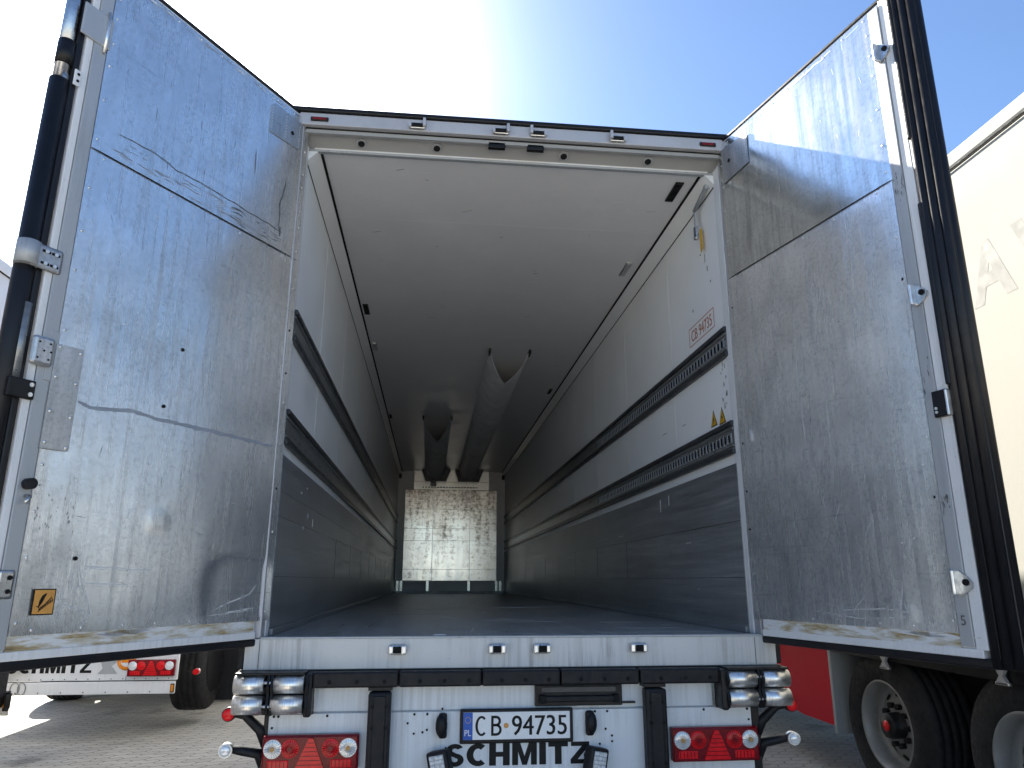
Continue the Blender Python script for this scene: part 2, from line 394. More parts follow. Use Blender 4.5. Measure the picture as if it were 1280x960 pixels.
# ------------------------------------------------------------------ wheels
def wheel(parent, x, y, side, name='wheel'):
    """side: +1 outer face towards +X, -1 towards -X ; (x) is the outer face plane"""
    T = Matrix.Translation((x, y, .51)) @ Matrix.Diagonal((side, 1, 1, 1))
    hub = MB()
    hub.lathe([(0, -.01), (.075, -.012), (.085, -.03), (.085, -.12), (.15, -.13), (.15, -.16)], K['blackm'], T, 28)
    hub.lathe([(0, -.006), (.035, -.006), (.035, -.012)], K['red'], T, 16)
    h = hub.build(name, parent)
    ty = MB()
    ty.lathe([(.295, -.012), (.31, -.002), (.36, .0), (.42, -.004), (.455, -.016), (.492, -.028), (.508, -.05), (.51, -.075), (.500, -.078), (.500, -.088),
              (.512, -.09), (.513, -.135), (.502, -.137), (.502, -.147), (.514, -.149), (.514, -.19), (.503, -.192), (.503, -.202), (.514, -.204), (.514, -.25),
              (.502, -.252), (.502, -.262), (.512, -.264), (.510, -.31), (.500, -.33), (.46, -.35), (.36, -.36), (.295, -.35)], K['tyre'], T, 72)
    ty.build('tyre', h)
    ri = MB()
    ri.lathe([(.298, -.01), (.286, -.004), (.282, -.02), (.272, -.03), (.268, -.10), (.258, -.14), (.235, -.15), (.175, -.112), (.16, -.108), (.10, -.108), (.085, -.115)], K['rimm'], T, 56)
    ri.lathe([(.268, -.10), (.268, -.34), (.296, -.345)], K['steel'], T, 40)
    for i in range(10):
        a = 2*math.pi*i/10
        c = Vector((0, math.cos(a), math.sin(a)))
        p = T @ (c*.132 + Vector((-.108, 0, 0))); q = T @ (c*.132 + Vector((-.068, 0, 0)))
        ri.cyl(p, q, .019, K['blackm'], seg=8)
        a2 = a+.314; c2 = Vector((0, math.cos(a2), math.sin(a2)))
        n = T @ (c2*.205+Vector((-.129, 0, 0))); n2 = T @ (c2*.208+Vector((-.125, 0, 0)))
        ri.cyl(n, n2, .024, K['gap'], seg=12)
    ri.build('rim', h)
    return h

# ------------------------------------------------------------------ tail lamp cluster (facing -Y)
def tail_light(parent, x0, x1, z0, z1, y, detail=True):
    w = x1-x0; h = z1-z0
    b = MB(); b.box(x0, x1, y-.045, y, z0, z1, K['redd'], .008)
    b.box(x0+.006, x1-.006, y-.05, y-.04, z0+.006, z1-.006, K['redd'], .004)
    cx = (x0+x1)/2
    o = b.build('tail_light', parent)
    t = MB(); tw = .15*w
    t.prism([(-tw, 0), (tw, 0), (tw*.16, h*.84), (-tw*.16, h*.84)], (cx, y-.047, z0+.012), (1, 0, 0), (0, 0, 1), .012, K['red'])
    for i in range(1, 7):
        zz = z0+.012+h*.84*i/7; ww = tw*(1-i/7)*.9+.006
        t.box(cx-ww, cx+ww, y-.0605, y-.0585, zz-.0015, zz+.0015, K['redd'])
    t.build('reflector_triangle', o)
    for kx, mat, kind in ((.11, 'clear', 1), (.29, 'red', 0), (.71, 'red', 0), (.89, 'clear', 1)):
        px = x0+w*kx; pz = z1-h*.36; r = h*.275
        l = MB()
        l.cyl((px, y-.044, pz), (px, y-.056, pz), r, K[mat], r2=r*.93, seg=28)
        l.ball((px, y-.054, pz), r*.93, K[mat], (1, .14, 1), 20)
        if detail:
            l.cyl((px, y-.05, pz), (px, y-.066, pz), r*.26, K['bulb' if kind else 'redd'], seg=12)
            for i in range(20):
                a = 2*math.pi*i/20
                d = Vector((math.cos(a), 0, math.sin(a)))
                l.cyl(Vector((px, y-.0625, pz))+d*r*.32, Vector((px, y-.057, pz))+d*r*.9, .0011*h/.14, K['edge' if kind else 'redd'], seg=4)
        l.build('lens', o)
    for kx in (.17, .82):
        l = MB(); px = x0+w*kx
        l.box(px-w*.11, px+w*.11, y-.054, y-.044, z0+h*.10, z0+h*.33, K['red'], .004)
        for i in range(5): l.box(px-w*.11+w*.04*i+.006, px-w*.11+w*.04*i+.009, y-.0555, y-.0545+.001, z0+h*.12, z0+h*.31, K['redd'])
        l.build('lens', o)
    return o

# elephant-like emblem silhouette: drawn plainly from the mudflap
def beast(mb, O, X, Y, w, h, m, d=.002):
    P = [(.02, .78), (.12, .84), (.20, .78), (.22, .98), (.30, .99), (.29, .80), (.40, .74), (.80, .72), (.95, .60), (.97, .30), (.93, .0), (.78, .0), (.76, .30),
         (.58, .34), (.52, .0), (.38, .0), (.36, .36), (.26, .48), (.20, .60), (.08, .62)]
    mb.prism([(a*w, b*h) for a, b in P], O, X, Y, d, m)

# ================================================================== MAIN TRAILER
main = thing('refrigerated_trailer', 'empty white refrigerated semi trailer in the middle with both rear doors wide open', 'trailer', (0, 6.7, 0))
off = (0, -6.7, 0)
HW = 1.235; FZ = 1.22; CZ = 3.93; LEN = 13.3
def part(mb, name, parent=None, label=None):
    o = mb.build(name, parent or main)
    if parent is None: o.location = off
    if label: o['label'] = label
    return o

b = MB(); b.box(-HW, HW, .0, LEN, FZ-.12, FZ, K['deck'])
rf_ = random.Random(21)
for i in range(70):
    x = rf_.uniform(-1.15, 1.1); y = .03+rf_.random()**2*5; a = rf_.choice((rf_.uniform(-.15, .15), rf_.uniform(1.35, 1.8))); l_ = rf_.uniform(.03, .5); w_ = rf_.uniform(.003, .009)
    b.box(0, l_, -w_/2, w_/2, 0, .0006, K['slot' if rf_.random() < .6 else 'railb'], T=Matrix.Translation((x, y, FZ)) @ Matrix.Rotation(a, 4, 'Z'))
b.box(-.42, -.36, .05, .07, FZ, FZ+.006, K['platew'])
part(b, 'cargo_floor')
b = MB(); b.box(-HW+.04, HW-.04, .12, LEN, CZ, CZ+.05, K['ceil'])
for y in (.95, 2.2, 3.45):     # faint panel joints
    b.box(-HW+.06, HW-.06, y, y+.002, CZ-.0006, CZ+.001, K['ceil'])
for i in range(34):
    x = rf_.uniform(-1.0, 1.0); y = .3+rf_.random()**1.5*5; a = rf_.uniform(-.5, .5); l_ = rf_.uniform(.01, .10); w_ = rf_.uniform(.003, .008)
    b.box(0, l_, -w_/2, w_/2, -.0006, 0, K['headg' if rf_.random() < .6 else 'grp'], T=Matrix.Translation((x, y, CZ)) @ Matrix.Rotation(a, 4, 'Z'))
ceil = part(b, 'ceiling')
b = MB(); b.box(-1.298, 1.298, .03, LEN+.1, CZ+.05, 4.07, K['white'], .01)
part(b, 'roof')
# side walls with lining, corner trims, kick plate, rails
for sg in (-1, 1):
    b = MB()
    xa, xb = sorted((sg*HW, sg*1.298))
    b.box(xa, xb, .10, LEN+.1, FZ-.12, CZ+.05, K['grp'])
    for y in (1.1, 2.35, 3.6, 4.85):
        b.box(*sorted((sg*(HW-.0012), sg*HW)), y, y+.006, 2.94, CZ-.08, K['ceil'])
        b.box(*sorted((sg*(HW-.0012), sg*HW)), y, y+.006, 2.36, 2.74, K['ceil'])
    if sg > 0:
        for i in range(16):       # torn sticker residue and scuffs near the opening
            y = random.uniform(.16, .24); z = random.choice([random.uniform(2.45, 2.62), random.uniform(2.60, 2.72)])
            b.box(HW-.0014, HW-.0002, y, y+random.uniform(.006, .02), z, z+random.uniform(.006, .03), K['edge'])
        for (y, z, l_, w_) in ((.33, 3.37, .008, .035), (.36, 3.44, .006, .06), (.42, 3.52, .02, .008), (.29, 3.28, .012, .012), (.62, 3.2, .01, .02), (.9, 2.5, .06, .004), (1.3, 2.52, .1, .003)):
            b.box(HW-.0014, HW-.0002, y, y+l_, z, z+w_, K['scuff'])
    wall = part(b, 'side_wall')
    b = MB()       # coved corner trim with two dark joints
    b.prism([(0, -.085), (0, 0), (.075, 0)] if sg < 0 else [(0, -.085), (-.075, 0), (0, 0)], (sg*HW, .12, CZ), (1, 0, 0), (0, 0, 1), -(LEN-.12), K['grp'])
    b.prism([(0, -.088), (.0, -.078), (.0035, -.078), (.0035, -.088)] if sg < 0 else [(0, -.088), (-.0035, -.088), (-.0035, -.078), (0, -.078)],
            (sg*HW, .12, CZ), (1, 0, 0), (0, 0, 1), -(LEN-.12), K['gap'])
    b.prism([(.067, 0), (.067, -.006), (.085, -.006), (.085, 0)] if sg < 0 else [(-.067, 0), (-.085, 0), (-.085, -.006), (-.067, -.006)],
            (sg*HW, .12, CZ), (1, 0, 0), (0, 0, 1), -(LEN-.12), K['gap'])
    b.build('corner_trim', wall)
    b = MB()
    x0, x1 = sorted((sg*HW, sg*(HW-.012)))
    b.box(x0, x1, .10, LEN, FZ+.001, 2.115, K['kick'])
    xf = sg*(HW-.0135)
    for z in (1.36, 1.50, 1.66, 1.80, 1.93):
        b.box(*sorted((xf, sg*(HW-.012))), .10, LEN-.4, z, z+.0035, K['railb' if z in (1.50, 1.80) else 'kick'])
    for i in range(9):
        y = 2.5+i*1.15
        b.box(*sorted((xf, sg*(HW-.012))), y, y+.006, 1.505, 1.80, K['railb'])
    b.box(*sorted((sg*(HW-.03), sg*(HW-.012))), .10, LEN, FZ+.001, FZ+.035, K['kick'], .004)
    for (y, z, l_, w_) in ([(.9, 2.03, .02, .01), (.7, 1.98, .03, .012), (1.0, 1.86, .008, .03), (1.2, 1.82, .008, .05), (.85, 1.78, .01, .02)] if sg < 0 else
                           [(.9, 1.72, .09, .004), (2.6, 1.86, .16, .004), (5, 1.75, .3, .004), (.8, 1.43, .012, .008), (1.3, 2.0, .005, .07), (1.5, 1.97, .004, .09)]):
        b.box(*sorted((sg*(HW-.0125), sg*(HW-.0145))), y, y+l_, z, z+w_, K['chalk'])
    b.build('kick_plate', wall)
    for z0, z1 in ((2.74, 2.92), (2.17, 2.36)):
        b = MB()
        b.box(*sorted((sg*HW, sg*(HW-.010))), .10, LEN-.02, z0, z1, K['rail'])
        b.box(*sorted((sg*HW, sg*(HW-.026))), .10, LEN-.02, z1-.030, z1, K['railb'], .005)
        b.box(*sorted((sg*HW, sg*(HW-.020))), .10, LEN-.02, z1-.052, z1-.040, K['rail'], .003)
        b.box(*sorted((sg*HW, sg*(HW-.026))), .10, LEN-.02, z0, z0+.030, K['railb'], .005)
        b.box(*sorted((sg*HW, sg*(HW-.020))), .10, LEN-.02, z0+.040, z0+.050, K['rail'], .003)
        zm = (z0+z1)/2
        n = 62 if sg > 0 else 0
        for i in range(n):
            y = .14+i*.055
            b.box(*sorted((sg*(HW-.010), sg*(HW-.013))), y, y+.016, zm-.026, zm+.026, K['slot'])
            b.box(*sorted((sg*(HW-.010), sg*(HW-.0125))), y+.022, y+.044, zm-.020, zm+.020, K['gap'])
        b.build('load_rail', wall)
    if sg > 0:
        b = MB(); T = frame((HW-.002, .50, 3.045), (0, -1, 0), (0, 0, 1))
        b.text('CB 94735', K['rust'], T, w=.36, h=.075, ext=.0006)
        for (a0, a1, c0, c1) in ((-.22, .22, .058, .063), (-.22, .22, -.063, -.058), (-.22, -.215, -.063, .063), (.215, .22, -.063, .063)):
            b.box(a0, a1, c0, c1, 0, .0008, K['rust'], T=T)
        b.build('painted_number', wall)
        for yy, zz, rot in ((.40, 2.385, -.05), (.27, 2.375, -.2)):
            b = MB(); T = frame((HW-.001, yy, zz), (0, -1, 0), (0, 0, 1))
            b.prism([(-.05, 0), (.05, 0), (0, .10)], (HW-.0005, yy, zz), (0, -1, 0), (0, 0, 1), .001, K['ink'])
            b.prism([(-.040, .006), (.040, .006), (0, .088)], (HW-.0016, yy, zz), (0, -1, 0), (0, 0, 1), .0008, K['yellow'])
            b.prism([(.003, .062), (-.012, .036), (-.001, .038), (-.006, .016), (.012, .044), (.001, .042)], (HW-.0026, yy, zz), (0, -1, 0), (0, 0, 1), .0006, K['ink'])
            b.build('warning_sticker', wall)

# front wall
b = MB(); b.box(-HW, HW, LEN, LEN+.1, FZ, CZ, K['ceil'])
fw = part(b, 'front_wall')
b = MB(); b.box(-1.07, 1.05, LEN-.09, LEN-.0, 1.48, 3.49, K['bulk'], .004)
for z in (1.72, 2.35, 2.62, 3.05): b.box(-1.065, 1.045, LEN-.093, LEN-.0895, z, z+.006, K['edge'])
for x in (-.42, .42): b.box(x, x+.012, LEN-.094, LEN-.0895, 1.48, 3.49, K['steel'])
for x in (-1.07, 1.035): b.box(x, x+.015, LEN-.096, LEN-.0895, 1.48, 3.49, K['white'])
b.build('bulkhead_panel', fw)
b = MB(); b.box(-.87, .85, LEN-.16, LEN, 3.492, CZ-.004, K['unit'], .003)
for i in range(19): x = -.68+i*.068; b.box(x, x+.04, LEN-.163, LEN-.158, 3.535, 3.56, K['gap'])
b.box(-.5, -.36, LEN-.164, LEN-.159, 3.57, 3.66, K['edge']); b.box(-.86, .84, LEN-.163, LEN-.159, 3.664, 3.672, K['rust'])
b.build('cooling_unit', fw)
for x in (-.37, .38):
    b = MB(); b.prism([(-.33, .0), (.33, .0), (.22, -.27), (-.24, -.27)], (x, LEN-.20, CZ-.002), (1, 0, 0), (0, 0, 1), .14, K['railb'])
    for k in (-.1, 0, .1): b.cyl((x+k, LEN-.338, CZ-.2), (x+k, LEN-.345, CZ-.2), .018, K['gap'], seg=10)
    b.build('duct_collar', fw)
b = MB()
for x in (-1.16, -1.08, -.50, .42, 1.04, 1.13): b.box(x-.03, x+.03, LEN-.07, LEN, FZ, 1.478, K['unit'], .003)
b.box(-1.05, -.53, LEN-.02, LEN-.001, FZ+.04, 1.45, K['galv']); b.box(-1.2, 1.2, LEN-.075, LEN-.071, FZ, FZ+.04, K['edge'])
for x in (-1.05, -.45, .47): b.box(x, x+.5, LEN-.024, LEN-.021, 1.255, 1.262, K['gap'])
b.build('return_air_grille', fw)
for sx in (-1, 1):
    b = MB(); b.box(sx*1.19-.03, sx*1.19+.03, LEN-.1, LEN, 3.76, 3.86, K['blackm'], .004); b.build('bracket', fw)

# ceiling lamps
for x, y, w_, l_, m in ((1.06, .24, .055, .24, 'blackm'), (1.058, 1.46, .05, .26, 'steel'), (1.07, 5.45, .05, .26, 'rail'), (-1.11, 2.62, .05, .26, 'blackm'),
                        (-1.11, 3.75, .05, .26, 'steel'), (-1.12, 7.25, .05, .26, 'rail')):
    b = MB(); b.box(x-w_/2, x+w_/2, y, y+l_, CZ-.010, CZ+.001, K[m], .0045)
    b.box(x-w_/2+.008, x+w_/2-.008, y+.02, y+l_-.02, CZ-.0125, CZ-.009, K['slot' if m == 'steel' else 'gap'])
    part(b, 'ceiling_lamp')

# air ducts hung on the ceiling, open rear ends cut to a V
def duct(cx, y0, notch):
    b = MB(); k = b.mi(K['duct']); a = .22; dpt = .225; seg = 28; rows = 40
    def ring(t, inner):
        u = math.pi*t; aa = a-(.006 if inner else 0); bb = dpt-(.006 if inner else 0)
        return cx-aa*math.cos(u), CZ-.002-bb*max(0, math.sin(u))**1.35
    grid = {}
    for inner in (0, 1):
        for i in range(seg+1):
            t = i/seg; x, z = ring(t, inner)
            ys = y0 + notch*(1-abs(math.cos(math.pi*t)))**.95
            for j in range(rows+1):
                y = ys + (LEN-.2-ys)*(j/rows)**1.5
                sag = .006*math.sin(y*3.1+cx*5)*math.sin(math.pi*t)
                grid[inner, i, j] = b.bm.verts.new((x, y, z+sag))
    for inner in (0, 1):
        for i in range(seg):
            for j in range(rows):
                f = b.bm.faces.new((grid[inner, i, j], grid[inner, i+1, j], grid[inner, i+1, j+1], grid[inner, i, j+1])); f.smooth = True; f.material_index = k
    for i in range(seg):
        f = b.bm.faces.new((grid[0, i, 0], grid[0, i+1, 0], grid[1, i+1, 0], grid[1, i, 0])); f.material_index = k
    d = part(b, 'air_duct')
    for sx in (-1, 1):
        h = MB(); h.box(cx+sx*a-.012, cx+sx*a+.012, y0-.02, y0+.10, CZ-.05, CZ, K['blackm'], .003); h.build('hanger', d)
duct(-.40, 7.3, .95); duct(.352, 3.83, .62)

# rear frame: jambs, header with keepers and lamps
b = MB()
for sg in (-1, 1):
    b.box(*sorted((sg*HW, sg*1.30)), -.02, .10, FZ+.0, 3.99, K['galv'], .003)
    b.box(*sorted((sg*(HW-.008), sg*HW)), .05, .13, FZ+.002, 3.94, K['white'], .003)
b.box(-1.30, 1.30, -.035, .03, 3.992, 4.068, K['galv'], .004)
b.box(-1.305, 1.305, -.05, .10, 4.070, 4.10, K['blackm'], .008)
b.box(-1.235, 1.235, .0, .022, 3.962, 3.984, K['headg']); b.box(-1.235, 1.235, -.004, .022, 3.984, 3.991, K['gap'])
b.prism([(.024, 3.985), (.14, 3.93), (.14, 3.99)], (-HW, 0, 0), (0, 1, 0), (0, 0, 1), HW*2, K['headg'])
b.box(-HW, HW, .115, .145, 3.915, 3.929, K['edge'], .003)
rf = part(b, 'rear_frame')
for x in (-.595, -.11, .108, .585):
    k = MB(); k.box(x-.045, x+.045, -.055, -.036, 3.998, 4.036, K['steel'], .006); k.box(x-.035, x+.035, -.058, -.054, 4.004, 4.030, K['gap'])
    inn = 1 if x < 0 else -1
    k.box(x+inn*.040-.009, x+inn*.040+.009, -.078, -.036, 4.004, 4.058, K['galv'], .006); k.box(x-inn*.042-.008, x-inn*.042+.008, -.066, -.036, 4.0, 4.036, K['galv'], .006)
    k.build('latch_keeper', rf)
for x in (-1.149, 1.142):
    k = MB(); k.box(x-.05, x+.05, -.045, -.034, 4.012, 4.038, K['black'], .005); k.box(x-.038, x+.038, -.05, -.043, 4.018, 4.032, K['redd'], .003)
    k.build('marker_lamp', rf)
for x in (-.92, -.48, .28, .80):
    k = MB(); k.cyl((x, .075, 3.968), (x, .068, 3.952), .028, K['edge'], seg=16); k.cyl((x, .070, 3.953), (x, .068, 3.949), .02, K['gap'], seg=16)
    k.build('screw_recess', rf)
for x in (-.13, .10):
    k = MB(); k.box(x-.05, x+.05, .0, .03, 3.94, 3.975, K['blackm'], .003); k.build('buffer', rf)

# sill
b = MB()
b.box(-1.30, 1.30, -.03, .0, 1.078, FZ-.004, K['sill'], .003)
b.box(-1.232, 1.232, -.034, .03, FZ-.006, FZ+.004, K['edge'], .002)
for x in (-1.235, 1.19): b.box(x, x+.003, -.0315, -.0295, 1.085, 1.21, K['scuff'])
sill = part(b, 'rear_sill')
for x in (-.59, -.114, .106, .586):
    k = MB(); sgn = 1 if x < 0 else -1
    k.box(x-.042, x+.042, -.062, -.031, 1.142, 1.188, K['steel'], .010)
    k.box(x-.028, x+.022, -.066, -.060, 1.150, 1.180, K['gap'], .002)
    k.box(x+sgn*.030-.012, x+sgn*.030+.012, -.074, -.035, 1.143, 1.187, K['chrome'], .008)
    k.box(x-sgn*.03-.01, x-sgn*.03+.01, -.070, -.035, 1.146, 1.184, K['chrome'], .006)
    k.build('latch_keeper', sill)
    for i in range(3):
        k = None
for sg in (-1, 1):
    b = MB(); b.box(*sorted((sg*1.301, sg*1.325)), -.03, .08, 1.085, 4.03, K['black'], .005); part(b, 'hinge_gasket')

# rubber bumper segments
xs = [-1.0, -.577, -.189, .187, .573, .985]
for i in range(5):
    k = MB(); x0 = xs[i]+.003; x1 = xs[i+1]-.003
    k.box(x0, x1, -.10, -.031, 1.004, 1.073, K['black'], .008)
    for t in (.25, .55, .85): xx = x0+(x1-x0)*t; k.cyl((xx, -.097, 1.030), (xx, -.1012, 1.030), .010, K['gap'], seg=10)
    part(k, 'rubber_bumper')
b = MB(); b.box(-1.32, 1.32, -.028, .02, 1.0, 1.077, K['blackm']); part(b, 'bumper_backing')

# roller bumpers at both corners
for sg in (-1, 1):
    X = lambda v: sg*v
    b = MB()
    b.box(*sorted((X(.965), X(1.32))), -.045, -.029, .885, 1.076, K['blackm'], .003)
    b.box(*sorted((X(.965), X(1.0))), -.13, -.03, .885, 1.07, K['blackm'], .01)
    b.box(*sorted((X(1.0), X(1.31))), -.13, -.03, 1.066, 1.077, K['blackm'], .003)
    prof = [(-.13, .895), (-.145, .93), (-.13, .98), (-.15, 1.02), (-.13, 1.068), (-.045, 1.068), (-.045, .895)]
    for xx in (.99, 1.148, 1.164): b.prism(prof, (X(xx), 0, 0), (0, 1, 0), (0, 0, 1), .011, K['black'])
    for zz in (1.035, .935): b.cyl((X(1.12), -.135, zz), (X(1.2), -.135, zz), .008, K['steel'], seg=8)
    rb = part(b, 'roller_bumper')
    for zz in (1.024, .938):
        for xa, xb in ((1.003, 1.143), (1.18, 1.312)):
            k = MB(); k.cyl((X(xa), -.105, zz), (X(xb), -.105, zz), .040, K['chrome'], seg=32)
            k.cyl((X(xa)-.003*sg, -.105, zz), (X(xb)+.003*sg, -.105, zz), .014, K['blackm'], seg=16)
            k.build('roller', rb)

# lower rear panel with seam, screws
b = MB()
b.box(-.965, .955, -.022, -.002, .892, .999, K['white'], .002)
b.box(-1.162, 1.14, -.040, -.020, .45, .888, K['white'], .003)
b.box(-.975, .962, -.026, -.004, .8885, .8915, K['edge'])
for x in (-1.14, -1.12, -.9, -.5, -.44, .36, .42, .9, 1.12): b.cyl((x, -.040, .878), (x, -.0435, .878), .006, K['ink'], seg=8)
for x, z in ((-.46, .80), (-.50, .795), (-.44, .81), (.41, .80), (.44, .77), (-1.145, .83), (1.125, .83), (-.53, .84), (-.54, .60), (.52, .60), (-.37, .90), (.44, .745), (-.35, .73), (.38, .735)):
    b.cyl((x, -.040, z), (x, -.043, z), .0055, K['ink'], seg=8)
rp = part(b, 'rear_panel')
b = MB(); T = frame((-.010, -.0400, .699), (1, 0, 0), (0, 0, 1))
b.heavy('SCHMITZ', K['ink'], T, .68, .095, .0012)
b.build('lettering', rp)
# vertical rubber posts
for x in (-.66, .645):
    b = MB(); b.box(x-.052, x+.052, -.115, -.041, .40, .985, K['black'], .012)
    b.box(x-.03, x+.03, -.119, -.114, .42, .97, K['black'], .004)
    for z in (.925, .835, .66, .55):
        for dx in (-.03, .03): b.cyl((x+dx, -.114, z), (x+dx, -.1215, z), .008, K['gap'], seg=10)
    b.box(x-.055, x+.055, -.09, -.023, .990, 1.003, K['blackm'])
    part(b, 'bumper_post')
# folding step recess
b = MB(); b.box(.07, .495, -.05, -.021, .905, 1.0, K['blackm'], .004)
b.box(.10, .465, -.056, -.049, .965, .992, K['railb'], .003); b.box(.095, .47, -.075, -.049, .925, .952, K['black'], .006)
for x in (.105, .46): b.box(x-.015, x+.015, -.078, -.049, .92, .957, K['gap'], .003)
b.box(.495, .56, -.045, -.024, .912, .920, K['blackm'])
part(b, 'folding_step')
# number plate
b = MB(); b.box(-.287, .25, -.058, -.041, .748, .899, K['blackm'], .006)
pl = part(b, 'number_plate')
b = MB(); b.box(-.272, .234, -.061, -.057, .766, .885, K['platew'], .002); b.build('plate_face', pl)
b = MB(); b.box(-.272, -.228, -.0625, -.0605, .767, .884, K['blue']); b.build('country_band', pl)
b = MB(); T = frame((-.250, -.0626, .797), (1, 0, 0), (0, 0, 1)); b.text('PL', K['white_ink'], T, w=.030, h=.026, ext=.0006)
for i in range(12):
    a = 2*math.pi*i/12; b.cyl((-.25+.013*math.cos(a), -.0625, .852+.013*math.sin(a)), (-.25+.013*math.cos(a), -.0632, .852+.013*math.sin(a)), .0022, K['yellow'], seg=5)
T = frame((-.151, -.0612, .826), (1, 0, 0), (0, 0, 1)); oc, ic = arc_strip(-.186, .826, .029, .0435, 48, 312, .0118, 22)
for j_ in range(len(oc)-1): b.prism([oc[j_], oc[j_+1], ic[j_+1], ic[j_]], (0, -.0612, 0), (1, 0, 0), (0, 0, 1), .0006, K['ink'])
def letter_b(mb, cx_, cz_, w_, h_, t_, y_):
    O = (cx_-w_/2, y_, cz_-h_/2); F = ((1, 0, 0), (0, 0, 1), .0006, K['ink'])
    mb.prism([(0, 0), (t_, 0), (t_, h_), (0, h_)], O, *F)
    for z0_, hh, ww in ((0, h_*.53+t_/2, w_), (h_*.53-t_/2, h_*.47+t_/2, w_*.93)):
        r_b = hh/2; n_ = 10; oo = []; ii = []
        for k_ in range(n_+1):
            a_ = -math.pi/2+math.pi*k_/n_
            oo.append((ww-r_b+r_b*math.cos(a_), z0_+r_b+r_b*math.sin(a_))); ii.append((ww-r_b+(r_b-t_)*math.cos(a_), z0_+r_b+(r_b-t_)*math.sin(a_)))
        oo = [(t_, z0_)]+oo+[(t_, z0_+hh)]; ii = [(t_, z0_+t_)]+ii+[(t_, z0_+hh-t_)]
        for j_ in range(len(oo)-1):
            if z0_ > 0 and j_ == 0: continue
            mb.prism([oo[j_], oo[j_+1], ii[j_+1], ii[j_]], O, *F)
letter_b(b, -.116, .826, .050, .087, .0115, -.0612)
T = frame((.088, -.0612, .826), (1, 0, 0), (0, 0, 1)); 
for k_, dx_ in enumerate((0, -.0014, .0014)): b.text('94735', K['ink'], frame((.088+dx_, -.0612-.00012*k_, .826), (1, 0, 0), (0, 0, 1)), w=.260, h=.086, ext=.0006)
b.cyl((-.07, -.061, .826), (-.07, -.0618, .826), .012, K['orange'], seg=12)
b.build('lettering', pl)
# plate lamps and work lamps
for sg, x in ((-1, -.367), (1, .330)):
    b = MB(); b.box(x-.020, x+.020, -.075, -.040, .775, .885, K['black'], .012); b.ball((x+sg*.006, -.06, .83), .052, K['black'], (.55, .6, 1.0)); part(b, 'plate_lamp')
    cx = -.375 if sg < 0 else .345; Tm = Matrix.Translation((cx, -.10, .672)) @ Matrix.Rotation(sg*R(14), 4, 'Y') @ Matrix.Rotation(sg*R(24), 4, 'Z') @ Matrix.Rotation(R(-6), 4, 'X')
    b = MB(); b.box(-.052, .052, -.03, .03, -.058, .062, K['black'], .012, T=Tm)
    b.cyl((cx-sg*.03, -.04, .69), (cx-sg*.01, -.09, .68), .016, K['blackm'], seg=10)
    wl = part(b, 'work_lamp')
    b = MB(); b.box(-.036, .036, -.034, -.029, -.046, .046, K['edge'], .003, T=Tm)
    for i in range(3):
        for j in range(5): b.box(-.033+i*.023, -.013+i*.023, -.037, -.033, -.042+j*.0175, -.028+j*.0175, K['led'], .003, T=Tm)
    b.build('lens', wl)
tail_light(main, -1.173, -.746, .655, .806, -.041).location = off
tail_light(main, .722, 1.150, .655, .806, -.041).location = off
# outrigger marker lamps on arms
for sg in (-1, 1):
    b = MB(); b.box(*sorted((sg*1.145, sg*1.185)), -.03, .02, .45, .885, K['blackm'], .004); part(b, 'side_bracket')
    for zr, zs, mat in ((.895, .84, 'red'), (.745, .74, 'clear')):
        xl = sg*1.335
        b = MB(); b.tube([(sg*1.165, .0, zs-.10), (sg*1.20, -.02, zs-.02), (sg*1.27, -.035, zr-.01), (sg*1.315, -.045, zr)], [.026, .024, .020, .016], K['black'])
        b.cyl((xl, -.035, zr), (xl, -.075, zr), .030, K['black' if mat == 'red' else 'chrome'], seg=20)
        ml = part(b, 'marker_lamp')
        b = MB(); b.cyl((xl, -.074, zr), (xl, -.082, zr), .025, K[mat], seg=20); b.ball((xl, -.081, zr), .024, K[mat], (1, .3, 1)); b.build('lens', ml)

# hanging retaining strap inside right front corner
b = MB()
b.prism([(0, 0), (.035, .0), (.035, .02), (0, .02)], (1.19, .165, 3.88), (0, 1, 0), (1, 0, 0), .03, K['edge'])
b.tube([(1.215, .15, 3.90), (1.21, .22, 3.87), (1.19, .37, 3.80)], [.016, .016, .014], K['edge'], 6)
b.box(1.188, 1.204, .36, .385, 3.67, 3.80, K['edge'], .003)
st = part(b, 'retaining_strap')
b = MB(); b.box(1.178, 1.205, .352, .388, 3.60, 3.69, K['steel'], .008); b.box(1.174, 1.182, .348, .353, 3.61, 3.68, K['blackm'], .002); b.build('buckle', st)
b = MB(); b.prism([(.355, 3.665), (.355-.03, 3.66), (.355-.033, 3.525), (.36, 3.505)], (1.214, 0, 0), (0, 1, 0), (0, 0, 1), -.004, K['strapy']); b.build('webbing', st)

# underbody and wheels
b = MB()
for sg in (-1, 1): b.box(sg*.65-.06, sg*.65+.06, .05, 12.8, .78, 1.095, K['blackm'], .01)
for y in (.3, 2.2, 5, 8, 11): b.box(-1.2, 1.2, y, y+.1, .98, 1.099, K['blackm'])
for y in (3.2, 4.5, 5.8): b.cyl((-1.1, y, .51), (1.1, y, .51), .07, K['blackm'])
for sg in (-1, 1): b.box(sg*.62-.05, sg*.62+.05, 11-.05, 11.05, .15, .8, K['blackm']); b.box(sg*.62-.13, sg*.62+.13, 10.87, 11.13, .0, .15, K['blackm'], .01)
part(b, 'chassis')
for y in (3.2, 4.5, 5.8):
    for sg in (-1, 1): wheel(main, sg*1.27, y, sg).location = off

